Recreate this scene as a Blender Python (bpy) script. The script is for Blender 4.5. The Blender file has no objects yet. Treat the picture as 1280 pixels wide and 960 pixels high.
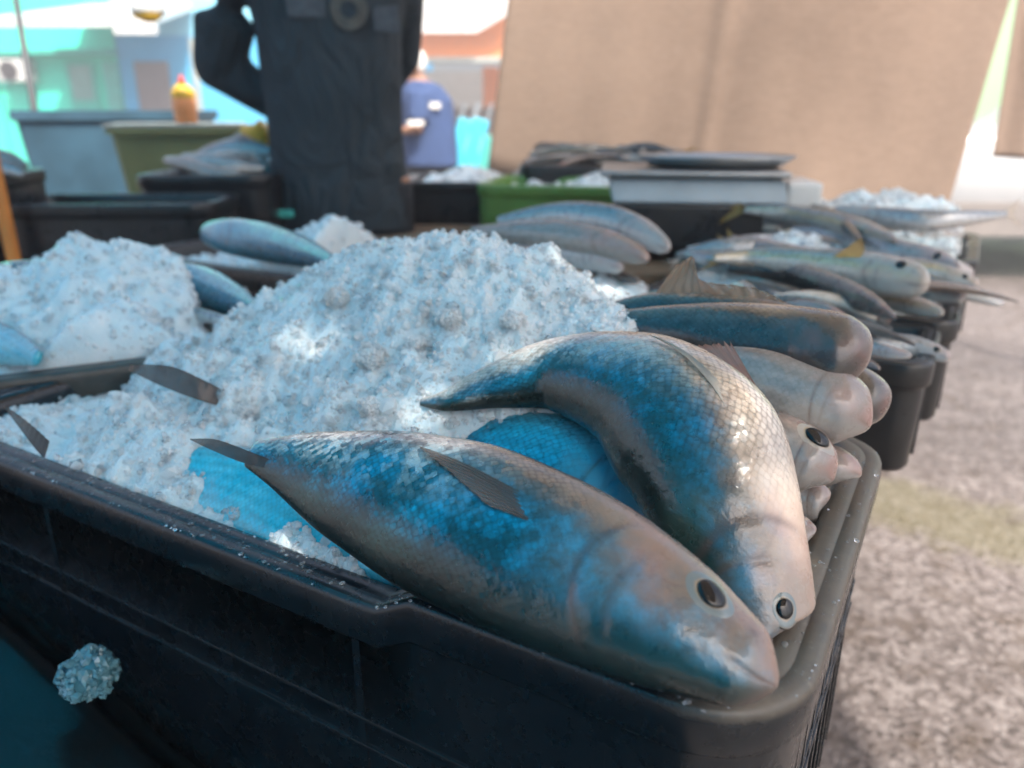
import bpy, bmesh, math, random
import numpy as np
from mathutils import Vector, Matrix
random.seed(7); RNG = np.random.default_rng(11)
S = bpy.context.scene
COL = S.collection
rad = math.radians

# ------------------------------------------------------------------ camera
F = 961.0; PITCH = rad(19.5); CAM = np.array([0.0, 0.0, 1.05]); R = 0.80
cp, sp = math.cos(PITCH), math.sin(PITCH)
def ray(u, v):
    x = (u - 640) / F; y = (480 - v) / F
    return np.array([x, cp + y * sp, -sp + y * cp])
def P(u, v, z):                       # photo pixel -> world point at height z
    d = ray(u, v); t = (z - CAM[2]) / d[2]
    return CAM + d * t
def PD(u, v, dep): return CAM + ray(u, v) * dep
def PY(u, v, Y):
    d = ray(u, v); return CAM + d * (Y / d[1])
def depth(p): return (p[1] - CAM[1]) * cp + (CAM[2] - p[2]) * sp
C0 = np.array([0.122, 0.258]); AX = np.array([-.864, .504]); AX /= np.linalg.norm(AX)
BX = np.array([AX[1], -AX[0]])        # (.504,.864)
def W(p, q, z):
    xy = C0 + AX * p + BX * q
    return np.array([xy[0], xy[1], z])
def PQ(u, v, q):                      # pixel -> point on vertical plane at crate depth q
    d = ray(u, v); n = BX
    t = (q + C0 @ n - CAM[:2] @ n) / (d[:2] @ n)
    return CAM + d * t

cam = bpy.data.cameras.new('camera'); co = bpy.data.objects.new('camera', cam); COL.objects.link(co)
co.location = CAM; co.rotation_euler = (math.pi / 2 - PITCH, 0, 0)
cam.sensor_width = 36; cam.lens = 36 * F / 1280; cam.clip_start = .02; cam.clip_end = 500
cam.dof.use_dof = True; cam.dof.focus_distance = .46; cam.dof.aperture_fstop = 5.0; cam.dof.aperture_blades = 0
S.camera = co

# ------------------------------------------------------------------ scene graph helpers
def tag(o, label=None, cat=None, group=None, kind=None):
    if label: o['label'] = label
    if cat: o['category'] = cat
    if group: o['group'] = group
    if kind: o['kind'] = kind
    return o
def thing(name, label, cat, loc=(0, 0, 0), group=None, rz=0):
    o = bpy.data.objects.new(name, None); COL.objects.link(o)
    o.location = Vector(loc); o.rotation_euler = (0, 0, rz); o.empty_display_size = .05
    return tag(o, label, cat, group)
def mesh_obj(name, verts, faces, mat, parent=None, smooth=True, off=None):
    me = bpy.data.meshes.new(name)
    v = np.asarray(verts, dtype=float)
    if off is not None: v = v - np.asarray(off)
    me.from_pydata([tuple(x) for x in v], [], [tuple(int(i) for i in f) for f in faces]); me.update()
    if smooth: me.polygons.foreach_set('use_smooth', [True] * len(me.polygons))
    if mat: me.materials.append(mat)
    o = bpy.data.objects.new(name, me); COL.objects.link(o)
    if parent: o.parent = parent
    return o
def bm_obj(name, bm, mat, parent=None, smooth=False):
    me = bpy.data.meshes.new(name); bmesh.ops.recalc_face_normals(bm, faces=bm.faces[:]); bm.to_mesh(me); bm.free()
    if smooth: me.polygons.foreach_set('use_smooth', [True] * len(me.polygons))
    if mat: me.materials.append(mat)
    o = bpy.data.objects.new(name, me); COL.objects.link(o)
    if parent: o.parent = parent
    return o
def attr(me, name, vals):
    a = me.attributes.new(name, 'FLOAT', 'POINT'); a.data.foreach_set('value', np.asarray(vals, dtype=np.float32).ravel())
def attrv(me, name, vals):
    a = me.attributes.new(name, 'FLOAT_VECTOR', 'POINT'); a.data.foreach_set('vector', np.asarray(vals, dtype=np.float32).ravel())
def box(bm, c, d, rz=0, bev=0.0, M=None):
    m = Matrix.Translation(Vector(c)) @ Matrix.Rotation(rz, 4, 'Z') @ Matrix.Diagonal((d[0], d[1], d[2], 1))
    if M is not None: m = M @ m
    r = bmesh.ops.create_cube(bm, size=1, matrix=m)
    if bev:
        es = list({e for v in r['verts'] for e in v.link_edges})
        bmesh.ops.bevel(bm, geom=es, offset=bev, segments=2, affect='EDGES', profile=.6)
def tube(bm, pts, rr, n=12):
    pts = [np.asarray(p, float) for p in pts]; rr = rr if hasattr(rr, '__len__') else [rr] * len(pts)
    rings = []
    for i, p in enumerate(pts):
        t = pts[min(i + 1, len(pts) - 1)] - pts[max(i - 1, 0)]; t /= np.linalg.norm(t) + 1e-9
        h = np.array([0, 0, 1.0]) if abs(t[2]) < .9 else np.array([1.0, 0, 0])
        x = np.cross(t, h); x /= np.linalg.norm(x); y = np.cross(t, x)
        r = rr[i] if hasattr(rr[i], '__len__') else (rr[i], rr[i])
        rings.append([bm.verts.new(p + x * r[0] * math.cos(k * 2 * math.pi / n) + y * r[1] * math.sin(k * 2 * math.pi / n)) for k in range(n)])
    for a, b in zip(rings, rings[1:]):
        for k in range(n): bm.faces.new((a[k], a[(k + 1) % n], b[(k + 1) % n], b[k]))
    bm.faces.new(rings[0][::-1]); bm.faces.new(rings[-1])
def lathe(bm, prof, c=(0, 0, 0), n=28):
    rings = [[bm.verts.new((c[0] + r * math.cos(k * 2 * math.pi / n), c[1] + r * math.sin(k * 2 * math.pi / n), c[2] + z)) for k in range(n)] for r, z in prof]
    for a, b in zip(rings, rings[1:]):
        for k in range(n): bm.faces.new((a[k], a[(k + 1) % n], b[(k + 1) % n], b[k]))
    bm.faces.new(rings[0][::-1]); bm.faces.new(rings[-1])
def ball(bm, c, r, seg=20):
    m = Matrix.Translation(Vector(c)) @ Matrix.Diagonal((r[0], r[1], r[2], 1))
    bmesh.ops.create_uvsphere(bm, u_segments=seg, v_segments=seg // 2 + 2, radius=1, matrix=m)

# ------------------------------------------------------------------ material helpers
class NT:
    def __init__(s, name):
        s.m = bpy.data.materials.new(name); s.m.use_nodes = True; s.t = s.m.node_tree; s.N = s.t.nodes; s.L = s.t.links
        s.b = s.N['Principled BSDF']; s.out = s.N['Material Output']
    def n(s, typ, **kw):
        o = s.N.new(typ)
        for k, v in kw.items():
            if k.startswith('i_'):
                key = k[2:]; key = int(key) if key.isdigit() else key.replace('_', ' ')
                s.set(o.inputs[key], v)
            else: setattr(o, k, v)
        return o
    def set(s, inp, v):
        if isinstance(v, bpy.types.NodeSocket): s.L.new(v, inp)
        else: inp.default_value = v
    def math(s, op, a, b=0.0, c=None, clamp=False):
        o = s.N.new('ShaderNodeMath'); o.operation = op; o.use_clamp = clamp
        s.set(o.inputs[0], a); s.set(o.inputs[1], b)
        if c is not None: s.set(o.inputs[2], c)
        return o.outputs[0]
    def noise(s, vec, scale, detail=4, rough=.55, dist=0):
        o = s.n('ShaderNodeTexNoise', i_Scale=scale, i_Detail=detail, i_Roughness=rough, i_Distortion=dist)
        if vec is not None: s.L.new(vec, o.inputs['Vector'])
        return o.outputs['Fac']
    def ramp(s, fac, stops, interp='LINEAR'):
        o = s.N.new('ShaderNodeValToRGB'); r = o.color_ramp; r.interpolation = interp
        while len(r.elements) < len(stops): r.elements.new(.5)
        for e, (p, c) in zip(r.elements, stops):
            e.position = p; e.color = (*c, 1) if hasattr(c, '__len__') else (c, c, c, 1)
        s.set(o.inputs[0], fac); return o.outputs[0]
    def mix(s, f, a, b, mode='MIX'):
        o = s.N.new('ShaderNodeMix'); o.data_type = 'RGBA'; o.blend_type = mode
        s.set(o.inputs[0], f)
        for i, x in ((6, a), (7, b)):
            if isinstance(x, bpy.types.NodeSocket): s.L.new(x, o.inputs[i])
            else: o.inputs[i].default_value = (*x, 1)
        return o.outputs[2]
    def obj(s): return s.n('ShaderNodeTexCoord').outputs['Object']
    def gen(s): return s.n('ShaderNodeNewGeometry').outputs['Position']
    def att(s, name):
        return s.n('ShaderNodeAttribute', attribute_name=name)
    def bump(s, h, strength=.3, dist=.001, normal=None):
        o = s.n('ShaderNodeBump', i_Strength=strength, i_Distance=dist, i_Height=h)
        if normal is not None: s.L.new(normal, o.inputs['Normal'])
        return o.outputs[0]
    def p(s, **kw):
        for k, v in kw.items():
            key = {'color': 'Base Color', 'rough': 'Roughness', 'metal': 'Metallic', 'normal': 'Normal', 'coat': 'Coat Weight',
                   'coatr': 'Coat Roughness', 'trans': 'Transmission Weight', 'ior': 'IOR', 'sss': 'Subsurface Weight', 'sssr': 'Subsurface Radius',
                   'ssss': 'Subsurface Scale', 'spec': 'Specular IOR Level', 'alpha': 'Alpha', 'sheen': 'Sheen Weight', 'aniso': 'Anisotropic',
                   'coatn': 'Coat Normal'}[k]
            if isinstance(v, tuple) and key == 'Base Color': v = (*v, 1)
            s.set(s.b.inputs[key], v)
        return s
def simple(name, col, rough=.5, metal=0, var=.15, scale=8, bump=0, bscale=60, **kw):
    t = NT(name); pos = t.obj()
    f = t.noise(pos, scale, 5, .6)
    lo = tuple(c * (1 - var) for c in col); hi = tuple(min(1, c * (1 + var)) for c in col)
    t.p(color=t.ramp(f, [(.3, lo), (.7, hi)]), rough=rough, metal=metal, **kw)
    if bump: t.p(normal=t.bump(t.noise(pos, bscale, 3), bump, .002))
    return t.m

def plastic_black(name, col=(.012, .013, .015), dust=(.05, .047, .042), amt=.4, rough=.3):
    t = NT(name); pos = t.gen()
    n1 = t.noise(pos, 14, 6, .65); n2 = t.noise(pos, 160, 3, .6)
    f = t.math('MULTIPLY', t.ramp(n1, [(.35, 0.0), (.75, 1.0)]), amt)
    f = t.math('ADD', f, t.math('MULTIPLY', t.ramp(n2, [(.55, 0.0), (.8, 1.0)]), amt * .35), clamp=True)
    t.p(color=t.mix(f, col, dust), rough=t.ramp(n1, [(.3, rough * .7), (.75, rough * 1.5)]), spec=.5,
        normal=t.bump(t.noise(pos, 260, 3, .6), .12, .0006))
    return t.m

M = {}; HAZE = .030
M['black'] = plastic_black('black crate plastic')
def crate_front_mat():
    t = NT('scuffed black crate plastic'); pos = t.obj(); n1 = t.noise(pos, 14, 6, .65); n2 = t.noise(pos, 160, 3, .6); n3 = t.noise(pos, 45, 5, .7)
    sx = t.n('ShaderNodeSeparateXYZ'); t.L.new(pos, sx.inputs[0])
    rim = t.math('MULTIPLY', t.ramp(t.math('MULTIPLY', sx.outputs[0], -1.0), [(.320, 0.0), (.360, 1.0)]), t.ramp(t.math('ADD', sx.outputs[2], .5), [(.492, 0.0), (.497, 1.0)]))  # right rim top paler: dust, plus its brighter light put into the colour
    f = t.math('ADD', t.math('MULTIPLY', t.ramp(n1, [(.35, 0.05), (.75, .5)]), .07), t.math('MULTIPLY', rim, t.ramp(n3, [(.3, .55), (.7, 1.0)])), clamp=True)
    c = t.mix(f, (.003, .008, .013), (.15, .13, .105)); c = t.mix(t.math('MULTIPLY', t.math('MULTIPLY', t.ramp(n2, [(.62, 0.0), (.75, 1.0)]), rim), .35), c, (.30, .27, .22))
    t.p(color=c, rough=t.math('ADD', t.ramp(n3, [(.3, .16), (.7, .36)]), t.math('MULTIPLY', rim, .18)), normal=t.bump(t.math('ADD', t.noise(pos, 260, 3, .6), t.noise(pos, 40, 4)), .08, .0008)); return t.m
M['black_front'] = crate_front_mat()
M['black_worn'] = plastic_black('worn black crate plastic', (.022, .021, .02), (.115, .103, .085), .75, .36)
M['green'] = simple('green plastic', (.10, .21, .045), .4)
M['red'] = simple('dark red plastic', (.12, .012, .012), .4)
M['bluebin'] = simple('faded blue plastic', (.035, .085, .125), .5, scale=5, var=.3, bump=.1)
M['olivebin'] = simple('olive yellow plastic', (.17, .19, .085), .5, scale=5, var=.2, bump=.1)
M['paledge'] = simple('pale scuffed plastic', (.42, .44, .40), .5)
M['wood'] = simple('weathered plank', (.16, .11, .07), .8, scale=6, var=.4, bump=.3)
M['metal'] = simple('dull steel', (.35, .37, .38), .35, metal=.8)
M['white'] = simple('white paint', (.62, .63, .62), .35, var=.06)
M['cloth_white'] = simple('white cloth', (.75, .72, .68), .9, bump=.3)
M['dark'] = simple('dark opening', (.035, .03, .03), .8)
M['skin'] = simple('skin', (.30, .15, .09), .5, var=.1, sss=.1, ssss=.01)
M['hair'] = simple('dark hair', (.015, .012, .01), .6)
M['cyanplast'] = simple('cyan plastic', (.03, .42, .58), .4)
M['teal'] = simple('teal paint', (.07, .46, .40), .6)
M['yellow'] = simple('yellow plastic', (.70, .42, .03), .45)
M['orange'] = simple('peach orange plastic', (.75, .30, .12), .45)
M['redcap'] = simple('red plastic cap', (.55, .06, .03), .4)
M['greyband'] = simple('blue grey enamel', (.30, .36, .40), .4)
M['eyeblack'] = NT('pupil').p(color=(.003, .005, .008), rough=.04, spec=.45).m
# ------------------------------------------------------------------ fish materials
def fish_mat(name, stops, head, blue, blue_amt=.6, metal=.35, rough=.3, pink=.25, scale=.0036, bumps=1.0, shine=1.0, edge_lo=.55, glint=0.0, line_col=(.07, .045, .04)):
    """stops: ramp over d (0 belly .. 1 back)"""
    t = NT(name)
    s = t.att('s').outputs['Fac']; d = t.att('d').outputs['Fac']; sc = t.att('sc').outputs['Vector']
    pos = t.obj()
    nz = t.noise(pos, 26, 5, .65, .6); nf = t.noise(pos, 110, 4, .6)
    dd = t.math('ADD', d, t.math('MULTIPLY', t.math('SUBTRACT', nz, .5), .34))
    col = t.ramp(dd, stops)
    # scale pattern: jittered diamond lattice, each scale rising towards the tail
    sep = t.n('ShaderNodeSeparateXYZ'); t.L.new(sc, sep.inputs[0])
    wx = t.math('MULTIPLY', t.math('SUBTRACT', t.noise(sc, 90, 2), .5), .5)
    x = t.math('ADD', t.math('DIVIDE', sep.outputs[0], scale * 1.5), wx); y = t.math('DIVIDE', sep.outputs[1], scale * 1.35)
    lat = t.n('ShaderNodeCombineXYZ', i_0=t.math('ADD', x, y), i_1=t.math('SUBTRACT', x, y))
    vo = t.n('ShaderNodeTexVoronoi', voronoi_dimensions='2D', i_Scale=1.0, i_Randomness=.38); t.L.new(lat.outputs[0], vo.inputs['Vector'])
    pp = t.n('ShaderNodeSeparateXYZ'); t.L.new(vo.outputs['Position'], pp.inputs[0])
    xl = t.math('MULTIPLY', t.math('SUBTRACT', t.math('ADD', x, t.math('MULTIPLY', 0.0, y)), t.math('MULTIPLY', t.math('ADD', pp.outputs[0], pp.outputs[1]), .5)), 1.0)
    saw = t.math('ADD', xl, .5, clamp=True)
    rsep = t.n('ShaderNodeSeparateColor'); t.L.new(vo.outputs['Color'], rsep.inputs[0])
    class _O: outputs = {'Value': rsep.outputs[0]}
    rnd = _O
    body = t.ramp(s, [(.24, 0.0), (.36, 1.0)])
    # bluish patches on flank stand in for reflections, broken up per scale
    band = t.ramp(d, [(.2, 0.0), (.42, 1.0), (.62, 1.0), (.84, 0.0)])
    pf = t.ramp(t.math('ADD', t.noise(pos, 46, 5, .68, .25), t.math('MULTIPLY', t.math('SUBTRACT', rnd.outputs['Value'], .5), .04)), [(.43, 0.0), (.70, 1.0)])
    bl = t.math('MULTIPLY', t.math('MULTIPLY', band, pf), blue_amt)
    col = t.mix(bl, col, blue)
    # per scale tone
    tone = t.math('ADD', .90, t.math('MULTIPLY', rnd.outputs['Value'], .2))
    edge = t.ramp(vo.outputs['Distance'], [(.30, 1.0), (.62, edge_lo)])
    stripe = t.math('SINE', t.math('MULTIPLY', y, math.pi)); tone = t.math('ADD', tone, t.math('MULTIPLY', stripe, .10)); tone = t.math('MULTIPLY', tone, edge)
    tone = t.math('ADD', t.math('MULTIPLY', t.math('SUBTRACT', tone, 1.0), body), 1.0)
    cm = t.n('ShaderNodeCombineXYZ', i_0=tone, i_1=tone, i_2=tone)
    col = t.mix(1.0, col, cm.outputs[0], 'MULTIPLY')
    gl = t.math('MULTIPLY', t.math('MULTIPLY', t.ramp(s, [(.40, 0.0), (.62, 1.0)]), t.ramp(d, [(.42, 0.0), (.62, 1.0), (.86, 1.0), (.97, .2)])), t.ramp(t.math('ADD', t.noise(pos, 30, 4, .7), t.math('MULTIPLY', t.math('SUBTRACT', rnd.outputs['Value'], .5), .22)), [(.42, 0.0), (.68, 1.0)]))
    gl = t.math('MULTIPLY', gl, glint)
    col = t.mix(gl, col, (.62, .60, .56))  # silver flecks painted on the upper flank as wet glints
    # head colour blotches
    hn = t.ramp(t.noise(pos, 38, 5, .6, .8), [(.36, 0.0), (.62, 1.0)])
    hm = t.math('MULTIPLY', t.ramp(s, [(.20, 1.0), (.36, 0.0)]), t.ramp(d, [(.22, 0.0), (.5, .75), (1, .85)]))
    col = t.mix(t.math('MULTIPLY', hm, t.math('ADD', .35, t.math('MULTIPLY', hn, .6))), col, head)
    # pink flush near the gills and mouth
    pk = t.math('MULTIPLY', t.math('MULTIPLY', t.ramp(d, [(.25, 0.0), (.5, 1.0)]), t.ramp(t.noise(pos, 22, 3), [(.5, 0.0), (.68, 1.0)])), t.ramp(s, [(.0, 1.0), (.3, .7), (.5, 0.0)]))
    col = t.mix(t.math('MULTIPLY', pk, pink), col, (.50, .19, .15))
    col = t.mix(t.math('MULTIPLY', t.att('ln').outputs['Fac'], .75), col, line_col)
    lip = t.ramp(s, [(.0, 1.0), (.035, .0)])
    col = t.mix(t.math('MULTIPLY', lip, .4), col, (.30, .18, .14))
    h = t.math('ADD', t.math('MULTIPLY', t.math('MULTIPLY', saw, body), 1.0), t.math('MULTIPLY', nf, .55))
    tilt = t.math('MULTIPLY', t.math('MULTIPLY', rnd.outputs['Value'], 1.2), t.math('MULTIPLY', saw, body))
    h = t.math('ADD', h, tilt)
    nrm = t.bump(h, .6 * bumps, .0009)
    t.p(spec=.32, color=col, rough=t.math('SUBTRACT', t.ramp(nf, [(.3, rough * .7), (.7, rough * 1.35)]), t.math('MULTIPLY', gl, .14)), metal=t.math('MAXIMUM', t.math('MULTIPLY', body, metal), t.math('MULTIPLY', gl, .85)), normal=nrm,
        coat=shine, coatr=.06, coatn=t.bump(t.math('ADD', t.math('MULTIPLY', h, .8), t.math('MULTIPLY', t.noise(pos, 120, 4, .65), 1.2)), .5 * bumps, .0011),
        sss=.06, ssss=.01, sssr=(1.0, .5, .4))
    return t.m
FM = {}; HAZE = .030
FM['blue'] = fish_mat('blue lit mullet skin', [(0, (.010, .018, .018)), (.20, (.008, .034, .036)), (.38, (.006, .048, .066)), (.56, (.008, .075, .11)), (.70, (.055, .075, .085)), (.84, (.165, .14, .125)), (1, (.25, .21, .185))],  # blue flank and dark belly are reflections put into the colour
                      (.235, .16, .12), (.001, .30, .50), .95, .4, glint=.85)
FM['blue2'] = fish_mat('blue lit mullet skin with pale back', [(0, (.010, .018, .016)), (.26, (.009, .034, .034)), (.44, (.008, .055, .075)), (.57, (.06, .08, .085)), (.69, (.36, .30, .25)), (1, (.56, .48, .41))],  # dark belly reflection and brighter light on the back put into the colour
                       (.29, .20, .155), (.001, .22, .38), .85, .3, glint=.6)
FM['azure'] = fish_mat('bright blue fish skin', [(0, (.02, .22, .30)), (.4, (.008, .20, .33)), (.7, (.02, .30, .42)), (1, (.12, .36, .42))], (.2, .3, .35), (.006, .32, .52), .7, .3, scale=.004)
FM['cyan'] = fish_mat('cyan lit belly skin', [(0, (.20, .60, .68)), (.35, (.025, .46, .62)), (.65, (.02, .44, .60)), (.9, (.05, .36, .46)), (1, (.16, .22, .26))], (.25, .4, .45), (.20, .62, .70), .6, .1, rough=.3, scale=.0034, bumps=.9, edge_lo=.8)  # blue tarp light put into the skin colour
FM['dusk'] = fish_mat('dark grey brown fish skin', [(0, (.10, .08, .07)), (.3, (.030, .030, .030)), (.55, (.026, .032, .036)), (.75, (.09, .08, .07)), (1, (.26, .205, .155))], (.055, .045, .04), (.08, .12, .15), .4, .3, bumps=.8)
FM['white'] = fish_mat('pale pinkish fish skin', [(0, (.33, .29, .26)), (.3, (.31, .29, .27)), (.6, (.22, .225, .225)), (.85, (.25, .19, .165)), (1, (.16, .13, .115))], (.29, .215, .185), (.20, .25, .27), .5, .05, rough=.28, pink=.4, bumps=.5, edge_lo=.88, line_col=(.17, .11, .09))
FM['grey'] = fish_mat('silver grey fish skin', [(0, (.55, .54, .52)), (.35, (.46, .46, .46)), (.65, (.30, .32, .34)), (.85, (.16, .18, .20)), (1, (.10, .12, .13))], (.34, .33, .32), (.24, .30, .36), .4, .35, bumps=.6, edge_lo=.9)
FM['gold'] = fish_mat('silver fish skin with yellowish sides', [(0, (.58, .55, .50)), (.4, (.50, .49, .46)), (.62, (.46, .38, .22)), (.8, (.26, .28, .27)), (1, (.13, .15, .15))], (.40, .38, .34), (.34, .38, .40), .35, .35, bumps=.5, edge_lo=.9)
def fin_mat(name, base, tip, tl=.45):
    t = NT(name); r = t.att('r').outputs['Fac']; g = t.att('g').outputs['Fac']
    w = t.math('SINE', t.math('MULTIPLY', t.math('ADD', r, t.math('MULTIPLY', t.noise(t.obj(), 70, 3), .10)), 6.2832 * 13)); f = t.math('MULTIPLY', t.math('ADD', w, 1), .5)
    col = t.mix(g, base, tip); col = t.mix(t.math('MULTIPLY', t.math('MULTIPLY', f, f), .6), col, tuple(c * .4 for c in base))
    t.p(color=col, rough=.35, coat=.5, coatr=.1, normal=t.bump(f, .4, .0006))
    tr = t.n('ShaderNodeBsdfTranslucent'); t.L.new(col, tr.inputs['Color'])
    mx = t.n('ShaderNodeMixShader', i_0=tl); t.L.new(t.b.outputs[0], mx.inputs[1]); t.L.new(tr.outputs[0], mx.inputs[2])
    tp = t.n('ShaderNodeBsdfTransparent'); m2 = t.n('ShaderNodeMixShader', i_0=t.math('MULTIPLY', t.ramp(g, [(0, 0.1), (.6, .45), (1, .6)]), t.math('SUBTRACT', 1.0, t.math('MULTIPLY', f, .6)))); t.L.new(mx.outputs[0], m2.inputs[1]); t.L.new(tp.outputs[0], m2.inputs[2]); t.L.new(m2.outputs[0], t.out.inputs[0])
    return t.m
M['fin_dark'] = fin_mat('dark fin', (.06, .050, .048), (.15, .10, .085), .2)
M['fin_brown'] = fin_mat('brown translucent fin', (.040, .030, .028), (.26, .18, .14), .2)
M['fin_tan'] = fin_mat('tan fin', (.52, .36, .25), (.46, .32, .22), .5)
M['fin_pale'] = fin_mat('pale fin', (.80, .72, .63), (.80, .70, .60), .4)
M['fin_yellow'] = fin_mat('yellow fin', (.50, .38, .12), (.55, .36, .10), .5)
M['fin_pink'] = fin_mat('pink fin', (.55, .30, .25), (.6, .36, .28), .5)
def iris_mat(name, a, b):
    t = NT(name); g = t.att('g').outputs['Fac']; n = t.noise(t.obj(), 160, 4)
    col = t.ramp(t.math('ADD', g, t.math('MULTIPLY', t.math('SUBTRACT', n, .5), .3)), [(.0, (.05, .04, .03)), (.46, (.06, .045, .035)), (.53, (.30, .23, .16)), (.62, a), (.84, a), (.97, b), (1, b)])
    t.p(color=col, rough=.3, metal=.05, coat=.8, coatr=.08); return t.m
M['iris'] = iris_mat('silver blue iris', (.13, .17, .18), (.21, .17, .148))
M['iris_pale'] = iris_mat('pale iris', (.30, .27, .24), (.36, .30, .26))

# ------------------------------------------------------------------ fish builder
def catmull(t, ts, pts):
    pts = np.asarray(pts, float); n = len(ts)
    if pts.ndim == 1: pts = pts[:, None]
    m = np.zeros_like(pts)
    for i in range(n):
        a, b = max(i - 1, 0), min(i + 1, n - 1); m[i] = (pts[b] - pts[a]) / (ts[b] - ts[a])
    out = []
    for x in t:
        i = int(np.clip(np.searchsorted(ts, x) - 1, 0, n - 2)); h = ts[i + 1] - ts[i]; k = (x - ts[i]) / h
        out.append((2*k**3-3*k**2+1)*pts[i] + (k**3-2*k**2+k)*h*m[i] + (-2*k**3+3*k**2)*pts[i+1] + (k**3-k**2)*h*m[i+1])
    return np.array(out)
def unit(v): return np.asarray(v, float) / (np.linalg.norm(v) + 1e-12)

class FishBody:
    """pts: list of (xyz, half_height) nose -> tail base; dors: dorsal vector(s)"""
    def __init__(self, pts, dors, thick=.6, n=110, m=56, blunt=.05, gill=.21, gillamt=.05):
        C = np.array([p[0] for p in pts], float); H = np.array([p[1] for p in pts], float)
        ts = np.concatenate([[0], np.cumsum(np.linalg.norm(np.diff(C, axis=0), axis=1))]); self.len = ts[-1]; ts = ts / ts[-1]
        s = np.linspace(0, 1, n) ** 1.15
        self.s = s; self.C = catmull(s, ts, C); self.H = catmull(s, ts, H)[:, 0]
        k = np.clip(s / blunt, 0, 1); cap = np.sqrt(np.clip(1 - (1 - k) ** 2, 0, 1)); self.H = np.maximum(self.H * np.maximum(cap, .03), .0006)
        D = np.array(dors, float)
        if D.ndim == 1: D = np.repeat(D[None], len(pts), 0)
        elif len(D) != len(pts): D = catmull(np.linspace(0, 1, len(pts)), np.linspace(0, 1, len(D)), D)
        D = catmull(s, ts, D)
        self.T = np.gradient(self.C, axis=0); self.T /= np.linalg.norm(self.T, axis=1)[:, None]
        self.D = D - (D * self.T).sum(1)[:, None] * self.T; self.D /= np.linalg.norm(self.D, axis=1)[:, None]
        self.N = np.cross(self.T, self.D)
        self.m = m; self.thick = thick; self.clamp = False; self.gill = gill; self.ga = gillamt
    def frame(self, s):
        f = lambda A: np.array([np.interp(s, self.s, A[:, i]) for i in range(3)])
        return f(self.C), unit(f(self.T)), unit(f(self.D)), unit(f(self.N)), np.interp(s, self.s, self.H)
    def rads(self, s, th):
        h = np.interp(s, self.s, self.H); w = h * self.thick * (1.0 + .12 * np.exp(-((s - .15) / .12) ** 2) - .25 * np.clip((s - .7) / .3, 0, 1))
        c, sn = np.cos(th), np.sin(th)
        # slightly keeled section
        x = w * np.sign(sn) * np.abs(sn) ** 1.08; y = h * c
        # gill cover step (a raised plate with a curved rear edge)
        sg = self.gill + .05 * (1 - (c - .05) ** 2 * 1.1)
        k = 1 + 1.3 * self.ga * (1 / (1 + np.exp((s - sg) * 260)) - 1) * np.exp(-((c - .0) / .72) ** 6) * np.exp(-np.clip(s - sg, 0, 1) / .07)
        # preopercle crease and mouth slit
        sg2 = .165 + .045 * (1 - (c + .1) ** 2)
        k = k - .45 * self.ga * np.exp(-((s - sg2) / .008) ** 2) * np.exp(-((c + .1) / .6) ** 4)
        k = k - min(.10, 1.6 * self.ga) * np.exp(-((c + .25 - 1.2 * s) / .10) ** 2) * np.exp(-(s / .055) ** 4)
        return x * k, y * k, h
    def lines(self, s, th):
        c = np.cos(th); sg = self.gill + .05 * (1 - (c - .05) ** 2 * 1.1); sg2 = .165 + .045 * (1 - (c + .1) ** 2)
        a = np.exp(-((s - sg - .004) / .0065) ** 2) * np.exp(-(c / .78) ** 6) + .55 * np.exp(-((s - sg2) / .006) ** 2) * np.exp(-((c + .1) / .6) ** 4)
        a = a + np.exp(-((c + .25 - 1.2 * s) / .09) ** 2) * np.exp(-(s / .06) ** 4) + .8 * np.exp(-((s - .052) / .006) ** 2 - ((c - .62) / .06) ** 2)
        a = a + .3 * np.exp(-((s - .20 - .10 * c) / .005) ** 2) * np.exp(-((c - .3) / .3) ** 4)
        return np.clip(a, 0, 1)
    def surf(self, s, th, lift=0.0):
        C, T, D, N, h = self.frame(s); x, y, _ = self.rads(s, th)
        p = C + N * x + D * y; nrm = unit(N * x / (self.thick ** 2) + D * y)
        return p + nrm * lift, nrm, T, D, N
    def build(self, name, mat, root, off):
        n, m = len(self.s), self.m; V = []; a_s = []; a_d = []; sc = []; ln = []
        for i, s in enumerate(self.s):
            th = np.linspace(-math.pi, math.pi, m, endpoint=False)
            x, y, h = self.rads(s, th)
            V.append(self.C[i] + x[:, None] * self.N[i] + y[:, None] * self.D[i])
            ln.append(self.lines(s, th)); a_s.append(np.full(m, s)); a_d.append((np.cos(th) + 1) / 2)
            hm = max(self.H.max(), 1e-4)
            sc.append(np.stack([np.full(m, s * self.len), np.abs(th) * (.35 * hm + .55 * h), np.zeros(m)], 1))
        V = np.concatenate(V); faces = []
        for i in range(n - 1):
            for k in range(m):
                a, b = i * m + k, i * m + (k + 1) % m
                faces.append((a, b, b + m, a + m))
        faces.append(tuple(range(m))[::-1]); faces.append(tuple((n - 1) * m + k for k in range(m)))
        # small organic unevenness
        nn = np.array([math.sin(v[0] * 71 + v[1] * 39) * math.sin(v[1] * 83 - v[2] * 57) for v in V]); axis = np.repeat(self.C, m, 0)
        V = axis + (V - axis) * (1 + .012 * nn[:, None])
        if self.clamp:                # flesh pressed against the crate walls
            w = V[:, :2] - C0; pp, qq = w @ AX, w @ BX; low = np.clip((R + .004 - V[:, 2]) / .012, 0, 1)
            for c_, ax_ in ((pp, AX), (qq, BX)):
                dlt = np.maximum(0, .029 - c_) * low; V[:, :2] += dlt[:, None] * ax_
        o = mesh_obj(name, V, faces, mat, root, True, off)
        attr(o.data, 's', np.concatenate(a_s)); attr(o.data, 'ln', np.concatenate(ln)); attr(o.data, 'd', np.concatenate(a_d)); attrv(o.data, 'sc', np.concatenate(sc))
        return o

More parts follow.
